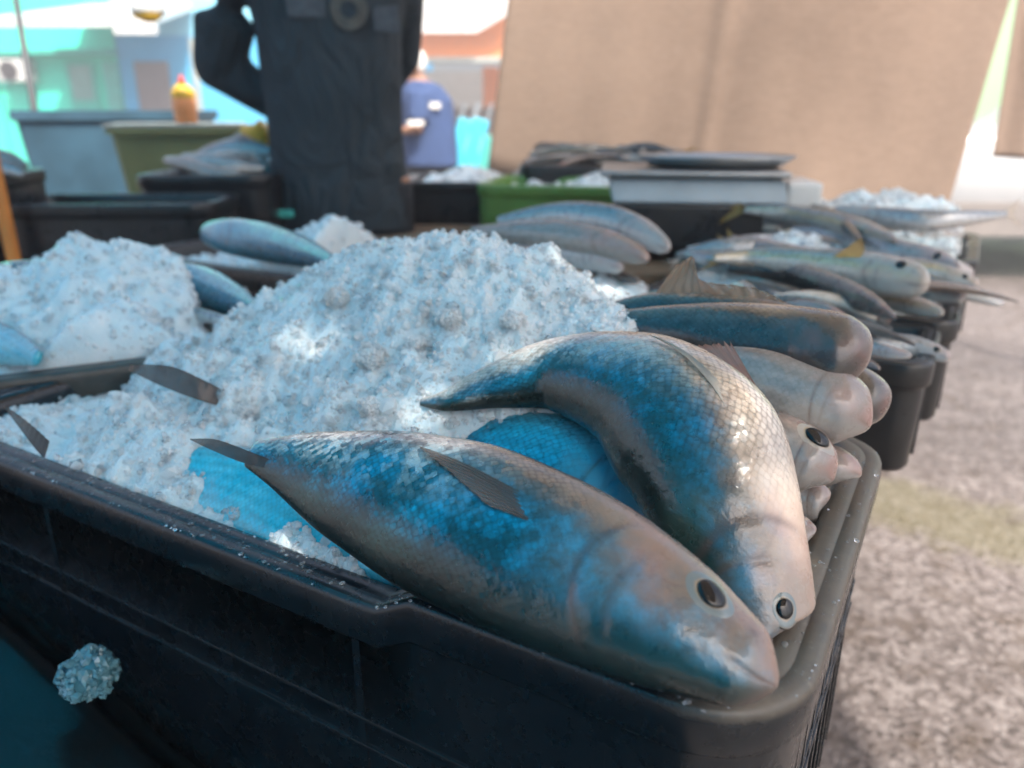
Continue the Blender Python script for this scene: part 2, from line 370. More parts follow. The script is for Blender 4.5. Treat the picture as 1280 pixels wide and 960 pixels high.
def fan(name, base, tips, mat, root, off, n=30, m=8, bow=0.0, jag=.06, nrm=None, seed=1, swap=False):
    """membrane fin between a base polyline and a tip polyline"""
    rr = np.random.default_rng(seed); base = np.asarray(base, float); tips = np.asarray(tips, float)
    tb = np.linspace(0, 1, n); B = catmull(tb, np.linspace(0, 1, len(base)), base); Tp = catmull(tb, np.linspace(0, 1, len(tips)), tips)
    if nrm is None: nrm = unit(np.cross(B[-1] - B[0] + 1e-6, Tp.mean(0) - B.mean(0)))
    V = []; r = []; g = []
    for i in range(n):
        j = 1 - jag * rr.random() * (1 if i % 2 else .3)
        for k in range(m):
            f = k / (m - 1); p = B[i] + (Tp[i] - B[i]) * f * j + nrm * (bow * math.sin(f * math.pi * .6) * np.linalg.norm(Tp[i] - B[i]) + .0005 * math.sin(i * 1.9) * f)
            V.append(p); r.append(i / (n - 1)); g.append(f)
    V = np.array(V); nv = len(V); th = .0011 * (1 - .75 * np.array(g)); V2 = np.concatenate([V + nrm * th[:, None] / 2, V - nrm * th[:, None] / 2])
    Fc = []
    for i in range(n - 1):
        for k in range(m - 1):
            a = i * m + k; q = (a, a + 1, a + m + 1, a + m); Fc.append(q); Fc.append(tuple(x + nv for x in q[::-1]))
    bd = [i * m for i in range(n)] + [(n - 1) * m + k for k in range(1, m)] + [i * m + m - 1 for i in range(n - 2, -1, -1)] + [k for k in range(m - 2, 0, -1)]
    for x, y in zip(bd, bd[1:] + bd[:1]): Fc.append((x, x + nv, y + nv, y))
    o = mesh_obj(name, V2, Fc, mat, root, True, off); attr(o.data, 'r', (g if swap else r) * 2); attr(o.data, 'g', (r if swap else g) * 2); return o

def dome(name, p, nrm, tdir, rx, ry, h, mat, root, off, n=28, m=9):
    """lens-shaped dome on a surface; attribute g = 0 centre .. 1 rim"""
    t = unit(np.asarray(tdir) - np.dot(tdir, nrm) * nrm); b = np.cross(nrm, t); V = [p + nrm * h]; g = [0]
    for j in range(1, m + 1):
        f = j / m
        for k in range(n):
            a = 2 * math.pi * k / n; V.append(p + t * rx * f * math.cos(a) + b * ry * f * math.sin(a) + nrm * (h * math.sqrt(max(0, 1 - f * f * .98)) - h * .25 * f)); g.append(f)
    Fc = [(0, 1 + k, 1 + (k + 1) % n) for k in range(n)]
    for j in range(m - 1):
        for k in range(n):
            a = 1 + j * n + k; b2 = 1 + j * n + (k + 1) % n; Fc.append((a, a + n, b2 + n, b2))
    Fc.append(tuple(1 + (m - 1) * n + k for k in range(n)))
    o = mesh_obj(name, V, Fc, mat, root, True, off); attr(o.data, 'g', g); return o

def eye_dome(name, fb, se, te, rx, ry, lift, mat, root, off, n=32, m=12):
    p0 = fb.surf(se, te)[0]; rt = np.linalg.norm(fb.surf(se, te + .02)[0] - p0) / .02; V = [fb.surf(se, te, lift(0))[0]]; g = [0]
    for j in range(1, m + 1):
        f = j / m
        for k in range(n):
            a = 2 * math.pi * k / n; V.append(fb.surf(max(.004, se + rx * f * math.cos(a) / fb.len), te + ry * f * math.sin(a) / rt, lift(f))[0]); g.append(f)
    Fc = [(0, 1 + k, 1 + (k + 1) % n) for k in range(n)]
    for j in range(m - 1):
        for k in range(n):
            a = 1 + j * n + k; b2 = 1 + j * n + (k + 1) % n; Fc.append((a, a + n, b2 + n, b2))
    Fc.append(tuple(1 + (m - 1) * n + k for k in range(n))[::-1])
    o = mesh_obj(name, V, Fc, mat, root, True, off); attr(o.data, 'g', g); return o
def px_pts(lst): 
    out = []
    for u, v, z, w in lst:
        p = P(u, v, R + z); out.append((p, w * depth(p) / F / 2))
    return out
def fish(label, pts, dors, skin, thick=.6, n=110, m=56, eyes=((.115, .9),), eye_r=.0085, fins=True, group=None, tail=True, tail_len=.35,
         finmat='fin_dark', iris='iris', name='mullet', pect=None, dorsal=False, blunt=.05, cat='fish', gilla=None):
    fb = FishBody(pts, dors, thick, n, m, blunt, gillamt=(.05 if skin.startswith('blue') else .015) if gilla is None else gilla)
    base = fb.C.mean(0); base = np.array([base[0], base[1], (fb.C[:, 2] - fb.H).min()])
    root = thing(name, label, cat, base, group)
    fb.clamp = group == G1
    fb.build('body', FM[skin], root, base)
    hm = fb.H.max()
    for se, te in eyes:
        e = eye_dome('eye', fb, se, te, eye_r * 1.85, eye_r * 1.5, lambda f: .0004 * eye_r / .0085 * (1 - f * f) - .0007 * f ** 6 + (.0004 if f < .5 else 0), M[iris], root, base)
        eye_dome('pupil', fb, se, te, eye_r * .92, eye_r * .84, lambda f: .0022 * eye_r / .0085 * math.sqrt(max(0, 1 - f * f)) + .0006, M['eyeblack'], e, base)
    if tail:
        C, T, D, N, h = fb.frame(1.0); L = fb.len * tail_len
        fan('tail_fin', [C + D * h * .9, C, C - D * h * .9], [C + D * L * .52 + T * L * .75, C + D * L * .22 + T * L * .55, C + T * L * .38, C - D * L * .22 + T * L * .55, C - D * L * .52 + T * L * .75], M[finmat], root, base, 34, 6, .04, .08, N)
    if pect:
        s0, th0, ln, up, mt = pect
        p, nn, T, D, N = fb.surf(s0, th0, .001); tipd = unit(T * .9 + D * up + nn * .12); sd = unit(D - np.dot(D, nn) * nn)
        w = ln * .22
        fan('pectoral_fin', [p + sd * w * .5, p - sd * w * .5], [p + tipd * ln + sd * w * .4, p + tipd * ln * .93 - sd * w * .1, p + tipd * ln * .8 - sd * w * .6, p + tipd * ln * .62 - sd * w * 1.1], M[mt], root, base, 22, 8, .10, .05, nn)
    if dorsal:
        b = [fb.surf(x, 0.0, -.002)[0] for x in (.44, .49, .55)]; C, T, D, N, h = fb.frame(.47)
        fan('dorsal_fin', b, [b[0] + T * hm * .25 + D * hm * .75, b[0] + T * hm * .9 + D * hm * .45, b[2] + T * hm * .5 + D * hm * .08], M[finmat], root, base, 18, 6, .02, .15, N)
    return root, fb

# ------------------------------------------------------------------ crates
def rrect(hx, hy, r, nc=10, ns=26):
    r = max(r, .002); pts = []
    cs = [(hx - r, hy - r, 0), (-hx + r, hy - r, 90), (-hx + r, -hy + r, 180), (hx - r, -hy + r, 270)]
    for i, (cx, cy, a0) in enumerate(cs):
        for k in range(nc + 1):
            a = rad(a0 + 90 * k / nc); pts.append((cx + r * math.cos(a), cy + r * math.sin(a)))
        nx = cs[(i + 1) % 4]; a = rad(a0 + 90); q0 = (cx + r * math.cos(a), cy + r * math.sin(a)); a2 = rad(nx[2]); q1 = (nx[0] + r * math.cos(a2), nx[1] + r * math.sin(a2))
        for k in range(1, ns): f = k / ns; pts.append((q0[0] + (q1[0] - q0[0]) * f, q0[1] + (q1[1] - q0[1]) * f))
    return pts
def crate_mesh(L, Wd, H, dip=None, ribs=(6, 5), xs=None, lip=.026, rr=.032):
    """local frame: x along length, y along width, z=0 rim top; outer size L x Wd"""
    bm = bmesh.new(); hx, hy = L / 2 - lip, Wd / 2 - lip
    prof = [(-.022, -H + .006), (-.006, -.016), (-.003, -.005), (.001, -.001), (.004, 0), (lip * .50, .0003), (lip * .53, -.0004), (lip * .56, .0003), (lip - .004, 0), (lip - .001, -.0015), (lip, -.004), (lip + .0005, -.010), (lip, -.026),
            (lip - .001, -.028), (lip - .005, -.0285), (lip - .0055, -.034), (lip - .006, -H * .5), (lip - .008, -H + .006), (lip - .012, -H)]
    rings = []
    for off, z in prof:
        ring = []
        for x, y in rrect(hx + off, hy + off, rr + off):
            zz = z
            if dip and z > -.033 and abs(abs(y) - hy - off) < .03: zz += dip(x, y)
            ring.append(bm.verts.new((x, y, zz)))
        rings.append(ring)
    for a, b in zip(rings, rings[1:]):
        n = len(a)
        for k in range(n): bm.faces.new((a[k], a[(k + 1) % n], b[(k + 1) % n], b[k]))
    bm.faces.new(rings[0]); bm.faces.new(rings[-1][::-1])
    for f in bm.faces: f.smooth = True
    ox, oy = hx + lip - .0065, hy + lip - .0065
    sl = .012
    def rib_y(x, sy, w=.006, d=.0045, z0=-.030, z1=-H + .004):    # vertical rib on a long wall
        zc = (z0 + z1) / 2
        bmesh.ops.create_cube(bm, size=1, matrix=Matrix.Translation((x, sy * (oy + d / 2 - .005), zc)) @ Matrix.Rotation(sy * .006, 4, 'X') @ Matrix.Diagonal((w, d + .004, abs(z1 - z0), 1)))
    def rib_x(y, sx, w=.006, d=.0045, z0=-.030, z1=-H + .004):
        zc = (z0 + z1) / 2
        bmesh.ops.create_cube(bm, size=1, matrix=Matrix.Translation((sx * (ox + d / 2 - .005), y, zc)) @ Matrix.Rotation(-sx * .006, 4, 'Y') @ Matrix.Diagonal((d + .004, w, abs(z1 - z0), 1)))
    for sy in (-1, 1):
        for xr in (xs if xs else [-hx + .05 + (2 * hx - .1) * k / (ribs[0] - 1) for k in range(ribs[0])]): rib_y(xr, sy)
    for sx in (-1, 1):
        for k in range(ribs[1]): rib_x(-hy + .05 + (2 * hy - .1) * k / (ribs[1] - 1), sx)
    for zz in (-.108, -.130):
        if H > .14:
            for sy in (-1, 1): box(bm, (0, sy * (oy - .003), zz), (2 * hx - .06, .010, .004), bev=.0012)
            for sx in (-1, 1): box(bm, (sx * (ox - .003), 0, zz), (.010, 2 * hy - .06, .004), bev=.0012)
    me = bpy.data.meshes.new('crate'); bmesh.ops.recalc_face_normals(bm, faces=bm.faces[:]); bm.to_mesh(me); bm.free()
    return me
CR = 'black plastic fish crates'
def crate(me, center, ang, mat, label, z=R, group=CR, name='fish_crate'):
    m2 = me.copy(); m2.materials.clear(); m2.materials.append(mat)
    o = bpy.data.objects.new(name, m2); COL.objects.link(o); o.location = (center[0], center[1], z); o.rotation_euler = (0, 0, ang)
    return tag(o, label, 'crate', group)
ANG_A = math.atan2(AX[1], AX[0])      # local +x runs along the long side away from the near corner
LA, WA, HA = .77, .385, .26
def dipA(x, y):                       # the near long rim steps down past the moulded hand grip
    if y > 0:
        f = np.clip((x - (-LA / 2 + .205)) / .032, 0, 1); g = np.clip((LA / 2 - .05 - x) / .02, 0, 1)
        return -.015 * (f * f * (3 - 2 * f)) * (g * g * (3 - 2 * g))
    return 0.0
# local frame: x along AX from near corner, y: +y is along -BX (towards camera) since AX x z
def _p(u, v): w = PQ(u, v, 0)[:2] - C0; return float(w @ AX)
meA = crate_mesh(LA, WA, HA, dipA, (4, 8), [_p(745, 920) - LA / 2, _p(440, 850) - LA / 2, _p(48, 640) - LA / 2])
cA = C0 + AX * LA / 2 + BX * WA / 2
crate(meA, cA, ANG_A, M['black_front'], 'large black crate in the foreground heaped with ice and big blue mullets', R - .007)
crA = bpy.data.objects['fish_crate']
# water beads on the near rim of the front crate (part of the crate, uncountable)
def beads(parent, n, gen, name='water_drops', smin=.0006, smax=.0019):
    V = []; Fc = []; bmh = bmesh.new(); bmesh.ops.create_icosphere(bmh, subdivisions=2, radius=1)
    bv = np.array([v.co[:] for v in bmh.verts]); bf = [[v.index for v in f.verts] for f in bmh.faces]; bmh.free()
    for i in range(n):
        c = gen(); s = smin + (smax - smin) * random.random() ** 3
        k = len(V) * 0 + i * len(bv); V.extend(bv * np.array([s, s * random.uniform(.7, 1.4), s * .55]) + c); Fc.extend([[a + k for a in f] for f in bf])
    t = M.get('water')
    o = mesh_obj(name, V, Fc, t, parent); o['kind'] = 'stuff'; return o
tw = NT('water'); tw.p(color=(.9, .95, 1), rough=.02, trans=.9, ior=1.33, coat=.6, coatr=.02); M['water'] = tw.m
def gA():
    x = random.uniform(-LA / 2 + .03, LA / 2 - .03); y = WA / 2 - random.uniform(.001, .024)
    return np.array([x, y, (dipA(x, y) if y > 0 else 0) + .0002])
def gA2():
    y = random.uniform(-WA / 2 + .03, WA / 2 - .03); return np.array([-LA / 2 + random.uniform(.001, .026), y, .0002])
def gAll(): return gA() if random.random() < .8 else gA2()
beads(crA, 420, gAll)
# drip hanging from the near rim
dp = np.array([LA / 2 - .055, WA / 2 + .0012, -.024]); bmd = bmesh.new()
lathe(bmd, [(.0004, .0), (.0007, -.006), (.0011, -.011), (.0022, -.0145), (.0027, -.0175), (.0018, -.0202), (.0003, -.021)], dp, 16)
tdr = NT('drip water'); tdr.p(color=(.75, .85, .88), rough=.05, trans=.5, ior=1.33, coat=.8, coatr=.03)
bm_obj('hanging_drip', bmd, tdr.m, crA, True)

# ------------------------------------------------------------------ fish in the front crate
G1 = 'mullets in the front crate'
def pq_pts(lst):
    out = []
    for u, v, q, w in lst:
        p = PQ(u, v, q); out.append((p, w * depth(p) / F / 2))
    return out
p1 = px_pts([(972, 858, .016, 62), (946, 843, .018, 100), (906, 818, .022, 130), (842, 779, .028, 172), (760, 735, .033, 204), (655, 684, .036, 220), (555, 642, .036, 208), (450, 605, .034, 154), (370, 579, .033, 88), (316, 567, .032, 38)])
d1 = (.42, .65, .63)
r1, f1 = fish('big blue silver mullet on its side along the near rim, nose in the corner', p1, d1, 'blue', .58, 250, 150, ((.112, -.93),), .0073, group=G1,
     tail=False)
def lobed(root, name, pts_c, w, mat, up, n=26):
    # narrow tapering fin along a pixel path: list of (u, v, z) with half widths in metres
    c = [P(u, v, R + z) for u, v, z in pts_c]; up = unit(up)
    return fan(name, [p - up * k for p, k in zip(c, w)], [p + up * k for p, k in zip(c, w)], M[mat], root, np.array(root.location), n=n, m=9, jag=.02, swap=True)
def surf_fin(root, fb, name, path, w, mat, lift=(.0012, .004)):
    c = []; u_ = []
    for i, (s_, th) in enumerate(path):
        p, nn, T, D, N = fb.surf(s_, th, lift[0] + (lift[1] - lift[0]) * i / (len(path) - 1)); c.append(p); u_.append(unit(D - np.dot(D, nn) * nn))
    return fan(name, [p - u * k for p, u, k in zip(c, u_, w)], [p + u * k for p, u, k in zip(c, u_, w)], M[mat], root, np.array(root.location), n=28, m=9, jag=.02, swap=True)
def surf_fan(root, fb, name, base, tips, mat, lift=(.0006, .003), n=26, m=12, seed=2):
    rr = np.random.default_rng(seed); B = catmull(np.linspace(0, 1, n), np.linspace(0, 1, len(base)), base); Tq = catmull(np.linspace(0, 1, n), np.linspace(0, 1, len(tips)), tips)
    V = []; r_ = []; g_ = []; Nn = []
    for i in range(n):
        j = 1 - .07 * rr.random() * (i % 2)
        for k in range(m):
            f = k / (m - 1); q = B[i] + (Tq[i] - B[i]) * f * j; p, nn, T, D, N = fb.surf(q[0], q[1], lift[0] + (lift[1] - lift[0]) * f + .00035 * math.sin(i * 1.7) * f); V.append(p); Nn.append(nn); r_.append(i / (n - 1)); g_.append(f)
    V = np.array(V); Nn = np.array(Nn); nv = len(V); Fc = []
    for i in range(n - 1):
        for k in range(m - 1): a = i * m + k; q = (a, a + m, a + m + 1, a + 1); Fc.append(q); Fc.append(tuple(x + nv for x in q[::-1]))
    bd = [i * m for i in range(n)] + [(n - 1) * m + k for k in range(1, m)] + [i * m + m - 1 for i in range(n - 2, -1, -1)] + [k for k in range(m - 2, 0, -1)]
    for x, y in zip(bd, bd[1:] + bd[:1]): Fc.append((x, x + nv, y + nv, y))
    o = mesh_obj(name, np.concatenate([V, V - Nn * .0004]), Fc, M[mat], root, True, np.array(root.location)); attr(o.data, 'r', r_ * 2); attr(o.data, 'g', g_ * 2); return o
surf_fan(r1, f1, 'pectoral_fin', [(.325, -1.15), (.325, -1.38)], [(.60, -1.00), (.585, -1.07), (.55, -1.16), (.49, -1.30), (.42, -1.46)], 'fin_brown', (-.0015, .0028))
lobed(r1, 'tail_fin', [(352, 584, .033), (310, 572, .035), (270, 557, .040), (238, 549, .044)], [.002, .0042, .0040, .0004], 'fin_dark', (.1, .5, .85))
p2 = px_pts([(964, 912, -.042, 74), (964, 874, -.034, 104), (956, 806, -.016, 132), (932, 715, .012, 162), (902, 626, .043, 192), (862, 545, .066, 208), (795, 486, .078, 160), (700, 466, .072, 104), (620, 482, .060, 60), (560, 500, .050, 30), (526, 503, .044, 9)])
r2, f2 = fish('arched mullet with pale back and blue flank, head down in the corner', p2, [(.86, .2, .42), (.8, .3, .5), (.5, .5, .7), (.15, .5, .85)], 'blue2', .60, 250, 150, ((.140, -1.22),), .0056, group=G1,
     tail=False)
# its spiny dorsal and long pale pectoral fin
def attach(root, name, base, tips, mat, **kw):
    return fan(name, base, tips, M[mat], root, np.array(root.location), **kw)
s2 = lambda s, th, l=0.001: f2.surf(s, th, l)[0]
T2 = f2.frame(.5)
attach(r2, 'dorsal_fin', [s2(.40, 0, -.002), s2(.455, 0, -.002), s2(.52, 0, -.002)], [s2(.50, 0, .015), s2(.515, 0, .006), s2(.53, 0, .001)], 'fin_pink', n=16, m=6, jag=.15)
surf_fan(r2, f2, 'pectoral_fin', [(.35, -.98), (.355, -1.12)], [(.56, -.80), (.545, -.84), (.52, -.90), (.47, -1.0)], 'fin_pale', (-.0015, .0028))
p3 = px_pts([(830, 700, -.02, 60), (785, 655, -.005, 140), (722, 612, .006, 186), (640, 580, .008, 156), (570, 562, .004, 104), (505, 548, .0, 46)])
fish('bright blue fish wedged beneath the arched mullet', p3, d1, 'azure', .55, 120, 64, (), group=G1, tail_len=.15)
p0 = px_pts([(660, 856, -.036, 70), (560, 786, -.036, 130), (440, 702, -.034, 156), (335, 640, -.030, 150), (258, 600, -.026, 104), (186, 570, -.024, 40)])
fish('pale cyan fish half sunk under ice beside the near rim', p0, d1, 'cyan', .48, 130, 64, (), group=G1, tail_len=.12)
p4 = pq_pts([(1084, 458, .285, 92), (1058, 446, .285, 104), (1000, 434, .285, 104), (920, 424, .285, 96), (840, 412, .285, 66), (765, 404, .285, 32)])
fish('dark grey brown mullet with blunt snout across the back of the crate', p4, (.1, .55, .82), 'dusk', .7, 130, 72, (), group=G1, blunt=.12, tail_len=.1)
p5 = pq_pts([(1018, 404, .325, 26), (960, 396, .325, 44), (880, 390, .325, 48), (800, 388, .325, 40), (742, 396, .325, 22)])
r5, f5 = fish('dark slender fish at the back of the crate with its tan fin raised', p5, (.1, .45, .88), 'dusk', .7, 90, 48, (), group=G1, tail_len=.08)
def Pd(u, v, ref): return PD(u, v, depth(ref))
b5 = [PQ(812, 380, .325), PQ(875, 380, .325), PQ(940, 384, .325), PQ(1003, 398, .325)]
fan('raised_fin', b5, [Pd(846, 332, b5[0]), Pd(868, 322, b5[0]), Pd(876, 350, b5[1]), Pd(950, 362, b5[2]), Pd(1004, 392, b5[3])], M['fin_tan'], r5, np.array(r5.location), n=44, m=9, jag=.05, bow=.05)
p6 = pq_pts([(1088, 534, .265, 46), (1060, 518, .265, 88), (1008, 495, .265, 104), (945, 474, .265, 98), (880, 460, .265, 66), (820, 452, .265, 30)])
fish('pale pinkish fish head with a crease under the dark blunt snout', p6, (.25, .5, .8), 'white', .75, 130, 64, (), group=G1, blunt=.12, tail_len=.08)
p7 = pq_pts([(1101, 524, .31, 56), (1084, 508, .31, 78), (1050, 492, .31, 84), (980, 475, .31, 66), (920, 466, .31, 30)])
fish('brown fish snout behind the pale pinkish head at the rim', p7, (.25, .5, .8), 'dusk', .75, 90, 48, (), group=G1, blunt=.14, tail_len=.08)
p8 = pq_pts([(1041, 602, .225, 44), (1022, 586, .225, 78), (985, 568, .225, 96), (930, 552, .225, 100), (860, 540, .225, 60)])
fish('pale fish head with large dark eye beside the pale back of the arched mullet', p8, (.3, .5, .8), 'white', .7, 100, 56, ((.21, -.85),), .0078, group=G1, iris='iris_pale', blunt=.20, tail=False)
p9 = pq_pts([(1077, 594, .27, 42), (1060, 588, .27, 50), (1018, 578, .27, 58), (960, 566, .27, 56), (900, 560, .27, 30)])
fish('small pale snout touching the right rim below the pinkish head', p9, (.3, .5, .8), 'white', .7, 80, 44, (), group=G1, blunt=.22, tail=False)
p10 = pq_pts([(1042, 634, .23, 44), (1028, 630, .23, 52), (985, 620, .23, 62), (930, 606, .23, 40)])
fish('small pale snout low in the crate between two eyed heads', p10, (.3, .5, .8), 'white', .7, 80, 44, (), group=G1, blunt=.22, tail=False)
p11 = pq_pts([(1032, 670, .185, 52), (1016, 676, .185, 68), (985, 682, .185, 94), (930, 676, .185, 90), (880, 660, .185, 40)])
fish('lowest pale fish head with dark eye deep against the right wall', p11, (.3, .5, .8), 'white', .7, 100, 56, ((.21, -.85),), .0072, group=G1, iris='iris_pale', blunt=.20, tail=False)
# tails and fin tips sticking out of the ice (their fish lie buried)
def buried(label, path, w, up, mat, fork=None):
    c = [P(u, v, R + z) for u, v, z in path]; A = c[0]; up = unit(up)
    root = thing('mullet', label, 'fish', A, G1)
    inn = unit(np.array([*(BX * .25 - AX * .45), -.85])) if fork is None else unit(np.array(fork))
    d0 = .0 if fork is None else .030
    fb = FishBody([(A + inn * (.14 + d0), .010), (A + inn * (.11 + d0), .020), (A + inn * (.05 + d0), .016), (A + inn * (.004 + d0), w[0] * .8)], np.cross(inn, [.3, .9, .2]), .5, 50, 32)
    fb.build('body', FM['dusk'], root, A)
    fan('tail_fin', [p - up * k for p, k in zip(c, w)], [p + up * k for p, k in zip(c, w)], M[mat], root, A, 30, 9, .03, .03, swap=True)
    return root
buried('buried mullet showing only its brown tail fin on top of the ice', [(304, 508, .010), (258, 490, .028), (212, 472, .040), (162, 459, .048)], [.004, .0085, .0095, .003], (.1, .4, .9), 'fin_dark')
buried('buried fish with one grey fin tip standing at the left rim', [(58, 562, .0), (42, 545, .008), (26, 528, .016), (6, 508, .026)], [.007, .006, .004, .0008], (.3, .3, .9), 'fin_dark', (*(-AX * .15 + BX * .25), -.95))

# ------------------------------------------------------------------ crushed ice
def ice_mat(name, base=(.91, .94, .95), glass=.24):
    t = NT(name); pos = t.gen(); n = t.noise(pos, 26, 4); nb = t.bump(t.noise(pos, 700, 2, .6), .5, .0007)
    t.p(color=t.ramp(n, [(.35, tuple(c * .90 for c in base)), (.6, base)]), rough=.05, spec=.6, normal=nb, coat=.3, coatr=.02)
    tr = t.n('ShaderNodeBsdfTranslucent', i_Color=(*base, 1)); m1 = t.n('ShaderNodeMixShader', i_0=.42); t.L.new(t.b.outputs[0], m1.inputs[1]); t.L.new(tr.outputs[0], m1.inputs[2])
    gl = t.n('ShaderNodeBsdfGlass', i_Roughness=.05, i_IOR=1.31); t.L.new(nb, gl.inputs['Normal'])
    m2 = t.n('ShaderNodeMixShader', i_0=t.ramp(n, [(.38, glass + .16), (.62, glass - .1)])); t.L.new(m1.outputs[0], m2.inputs[1]); t.L.new(gl.outputs[0], m2.inputs[2]); t.L.new(m2.outputs[0], t.out.inputs[0])
    return t.m
def icebase_mat(name, base=(.70, .775, .80)):
    t = NT(name); pos = t.gen(); vo = t.n('ShaderNodeTexVoronoi', i_Scale=420.0); t.L.new(pos, vo.inputs['Vector']); nz = t.noise(pos, 260, 5, .75)
    nb = t.bump(t.math('ADD', nz, t.math('MULTIPLY', vo.outputs['Distance'], .6)), .8, .0016)
    t.p(color=t.ramp(t.noise(pos, 38, 5), [(.32, tuple(c * k for c, k in zip(base, (.80, .90, .94)))), (.62, base)]), rough=.16, coat=.7, coatr=.03, coatn=nb, normal=nb, sss=.6, ssss=.018, sssr=(.6, .9, 1.0))
    return t.m
M['ice'] = ice_mat('crushed ice grains'); tch = NT('clear ice chips'); tch.p(color=(.95, .98, 1.0), rough=.03, trans=.85, ior=1.31, coat=1.0, coatr=.02); M['chip'] = tch.m; M['lumpcore'] = NT('blue shaded wet ice').p(color=(.10, .34, .44), rough=.2, trans=.5, ior=1.31, coat=.6, coatr=.03).m; M['lumpgrain'] = NT('blue shaded wet ice grains').p(color=(.22, .50, .60), rough=.06, trans=.6, ior=1.31, coat=.6, coatr=.03).m; M['icebase'] = icebase_mat('packed crushed ice')  # both lump colours have the bluish shade around it painted in
def vnoise(x, y, seed=0):
    r = np.random.default_rng(seed); T = r.random((64, 64)); xi = np.floor(x).astype(int); yi = np.floor(y).astype(int); fx = x - xi; fy = y - yi
    fx = fx * fx * (3 - 2 * fx); fy = fy * fy * (3 - 2 * fy); g = lambda a, b: T[a % 64, b % 64]
    return (g(xi, yi) * (1 - fx) + g(xi + 1, yi) * fx) * (1 - fy) + (g(xi, yi + 1) * (1 - fx) + g(xi + 1, yi + 1) * fx) * fy - .5
class Mound:
    """height field from rounded cones (x, y, top z, tip radius, slope)"""
    def __init__(s, cones, floor, rough=.010, seed=3): s.c = cones; s.floor = floor; s.r = rough; s.seed = seed
    def h(s, x, y):
        z = np.full_like(x, s.floor); k = 260.0; acc = np.exp((z - s.floor) * k)
        for cx, cy, cz, r0, sl in s.c:
            d = np.sqrt((x - cx) ** 2 + (y - cy) ** 2 + r0 * r0) - r0; acc = acc + np.exp(np.clip(cz - d * sl - s.floor, -.3, .6) * k)
        z = s.floor + np.log(acc) / k - .004
        n = vnoise(x * 28, y * 28, s.seed) * 1.1 + vnoise(x * 60, y * 60, s.seed + 1) * .7 + vnoise(x * 130, y * 130, s.seed + 2) * .45 + vnoise(x * 290 + y * 60, y * 290, s.seed + 3) * .22 + vnoise(x * 610, y * 610 + x * 90, s.seed + 4) * .10
        return z + n * s.r * 1.6
_b = bmesh.new(); bmesh.ops.create_icosphere(_b, subdivisions=2, radius=1); ICO2 = (np.array([v.co[:] for v in _b.verts]), np.array([[v.index for v in f.verts] for f in _b.faces])); _b.free()
_b = bmesh.new(); bmesh.ops.create_icosphere(_b, subdivisions=1, radius=1); ICO1 = (np.array([v.co[:] for v in _b.verts]), np.array([[v.index for v in f.verts] for f in _b.faces])); _b.free()
def fast_mesh(name, V, Fc, mat, parent=None, smooth=False):
    me = bpy.data.meshes.new(name); nf = len(Fc); me.vertices.add(len(V)); me.vertices.foreach_set('co', V.astype(np.float32).ravel())
    me.loops.add(nf * 3); me.loops.foreach_set('vertex_index', Fc.astype(np.int32).ravel()); me.polygons.add(nf)
    me.polygons.foreach_set('loop_start', np.arange(0, nf * 3, 3, dtype=np.int32)); me.update(calc_edges=True)
    me.polygons.foreach_set('use_smooth', np.full(nf, smooth)); me.validate()
    if mat: me.materials.append(mat)
    o = bpy.data.objects.new(name, me); COL.objects.link(o)
    if parent: o.parent = parent
    return o
def grains(name, pts, sizes, mat, parent=None, ico=ICO1, jit=.28, seed=1):
    r = np.random.default_rng(seed); n = len(pts); bv, bf = ico; m = len(bv)
    V = np.repeat(bv[None], n, 0) * (1 + jit * (r.random((n, m, 1)) - .5) * 2)
    V *= (.65 + .7 * r.random((n, 1, 3)))
    q = r.normal(size=(n, 4)); q /= np.linalg.norm(q, axis=1)[:, None]; w, x, y, z = q.T
    Rm = np.stack([1-2*(y*y+z*z), 2*(x*y-z*w), 2*(x*z+y*w), 2*(x*y+z*w), 1-2*(x*x+z*z), 2*(y*z-x*w), 2*(x*z-y*w), 2*(y*z+x*w), 1-2*(x*x+y*y)], 1).reshape(n, 3, 3)
    V = np.einsum('nij,nkj->nki', Rm, V) * sizes[:, None, None] + pts[:, None, :]
    Fc = (bf[None] + (np.arange(n) * m)[:, None, None]).reshape(-1, 3)
    return fast_mesh(name, V.reshape(-1, 3), Fc, mat, parent)
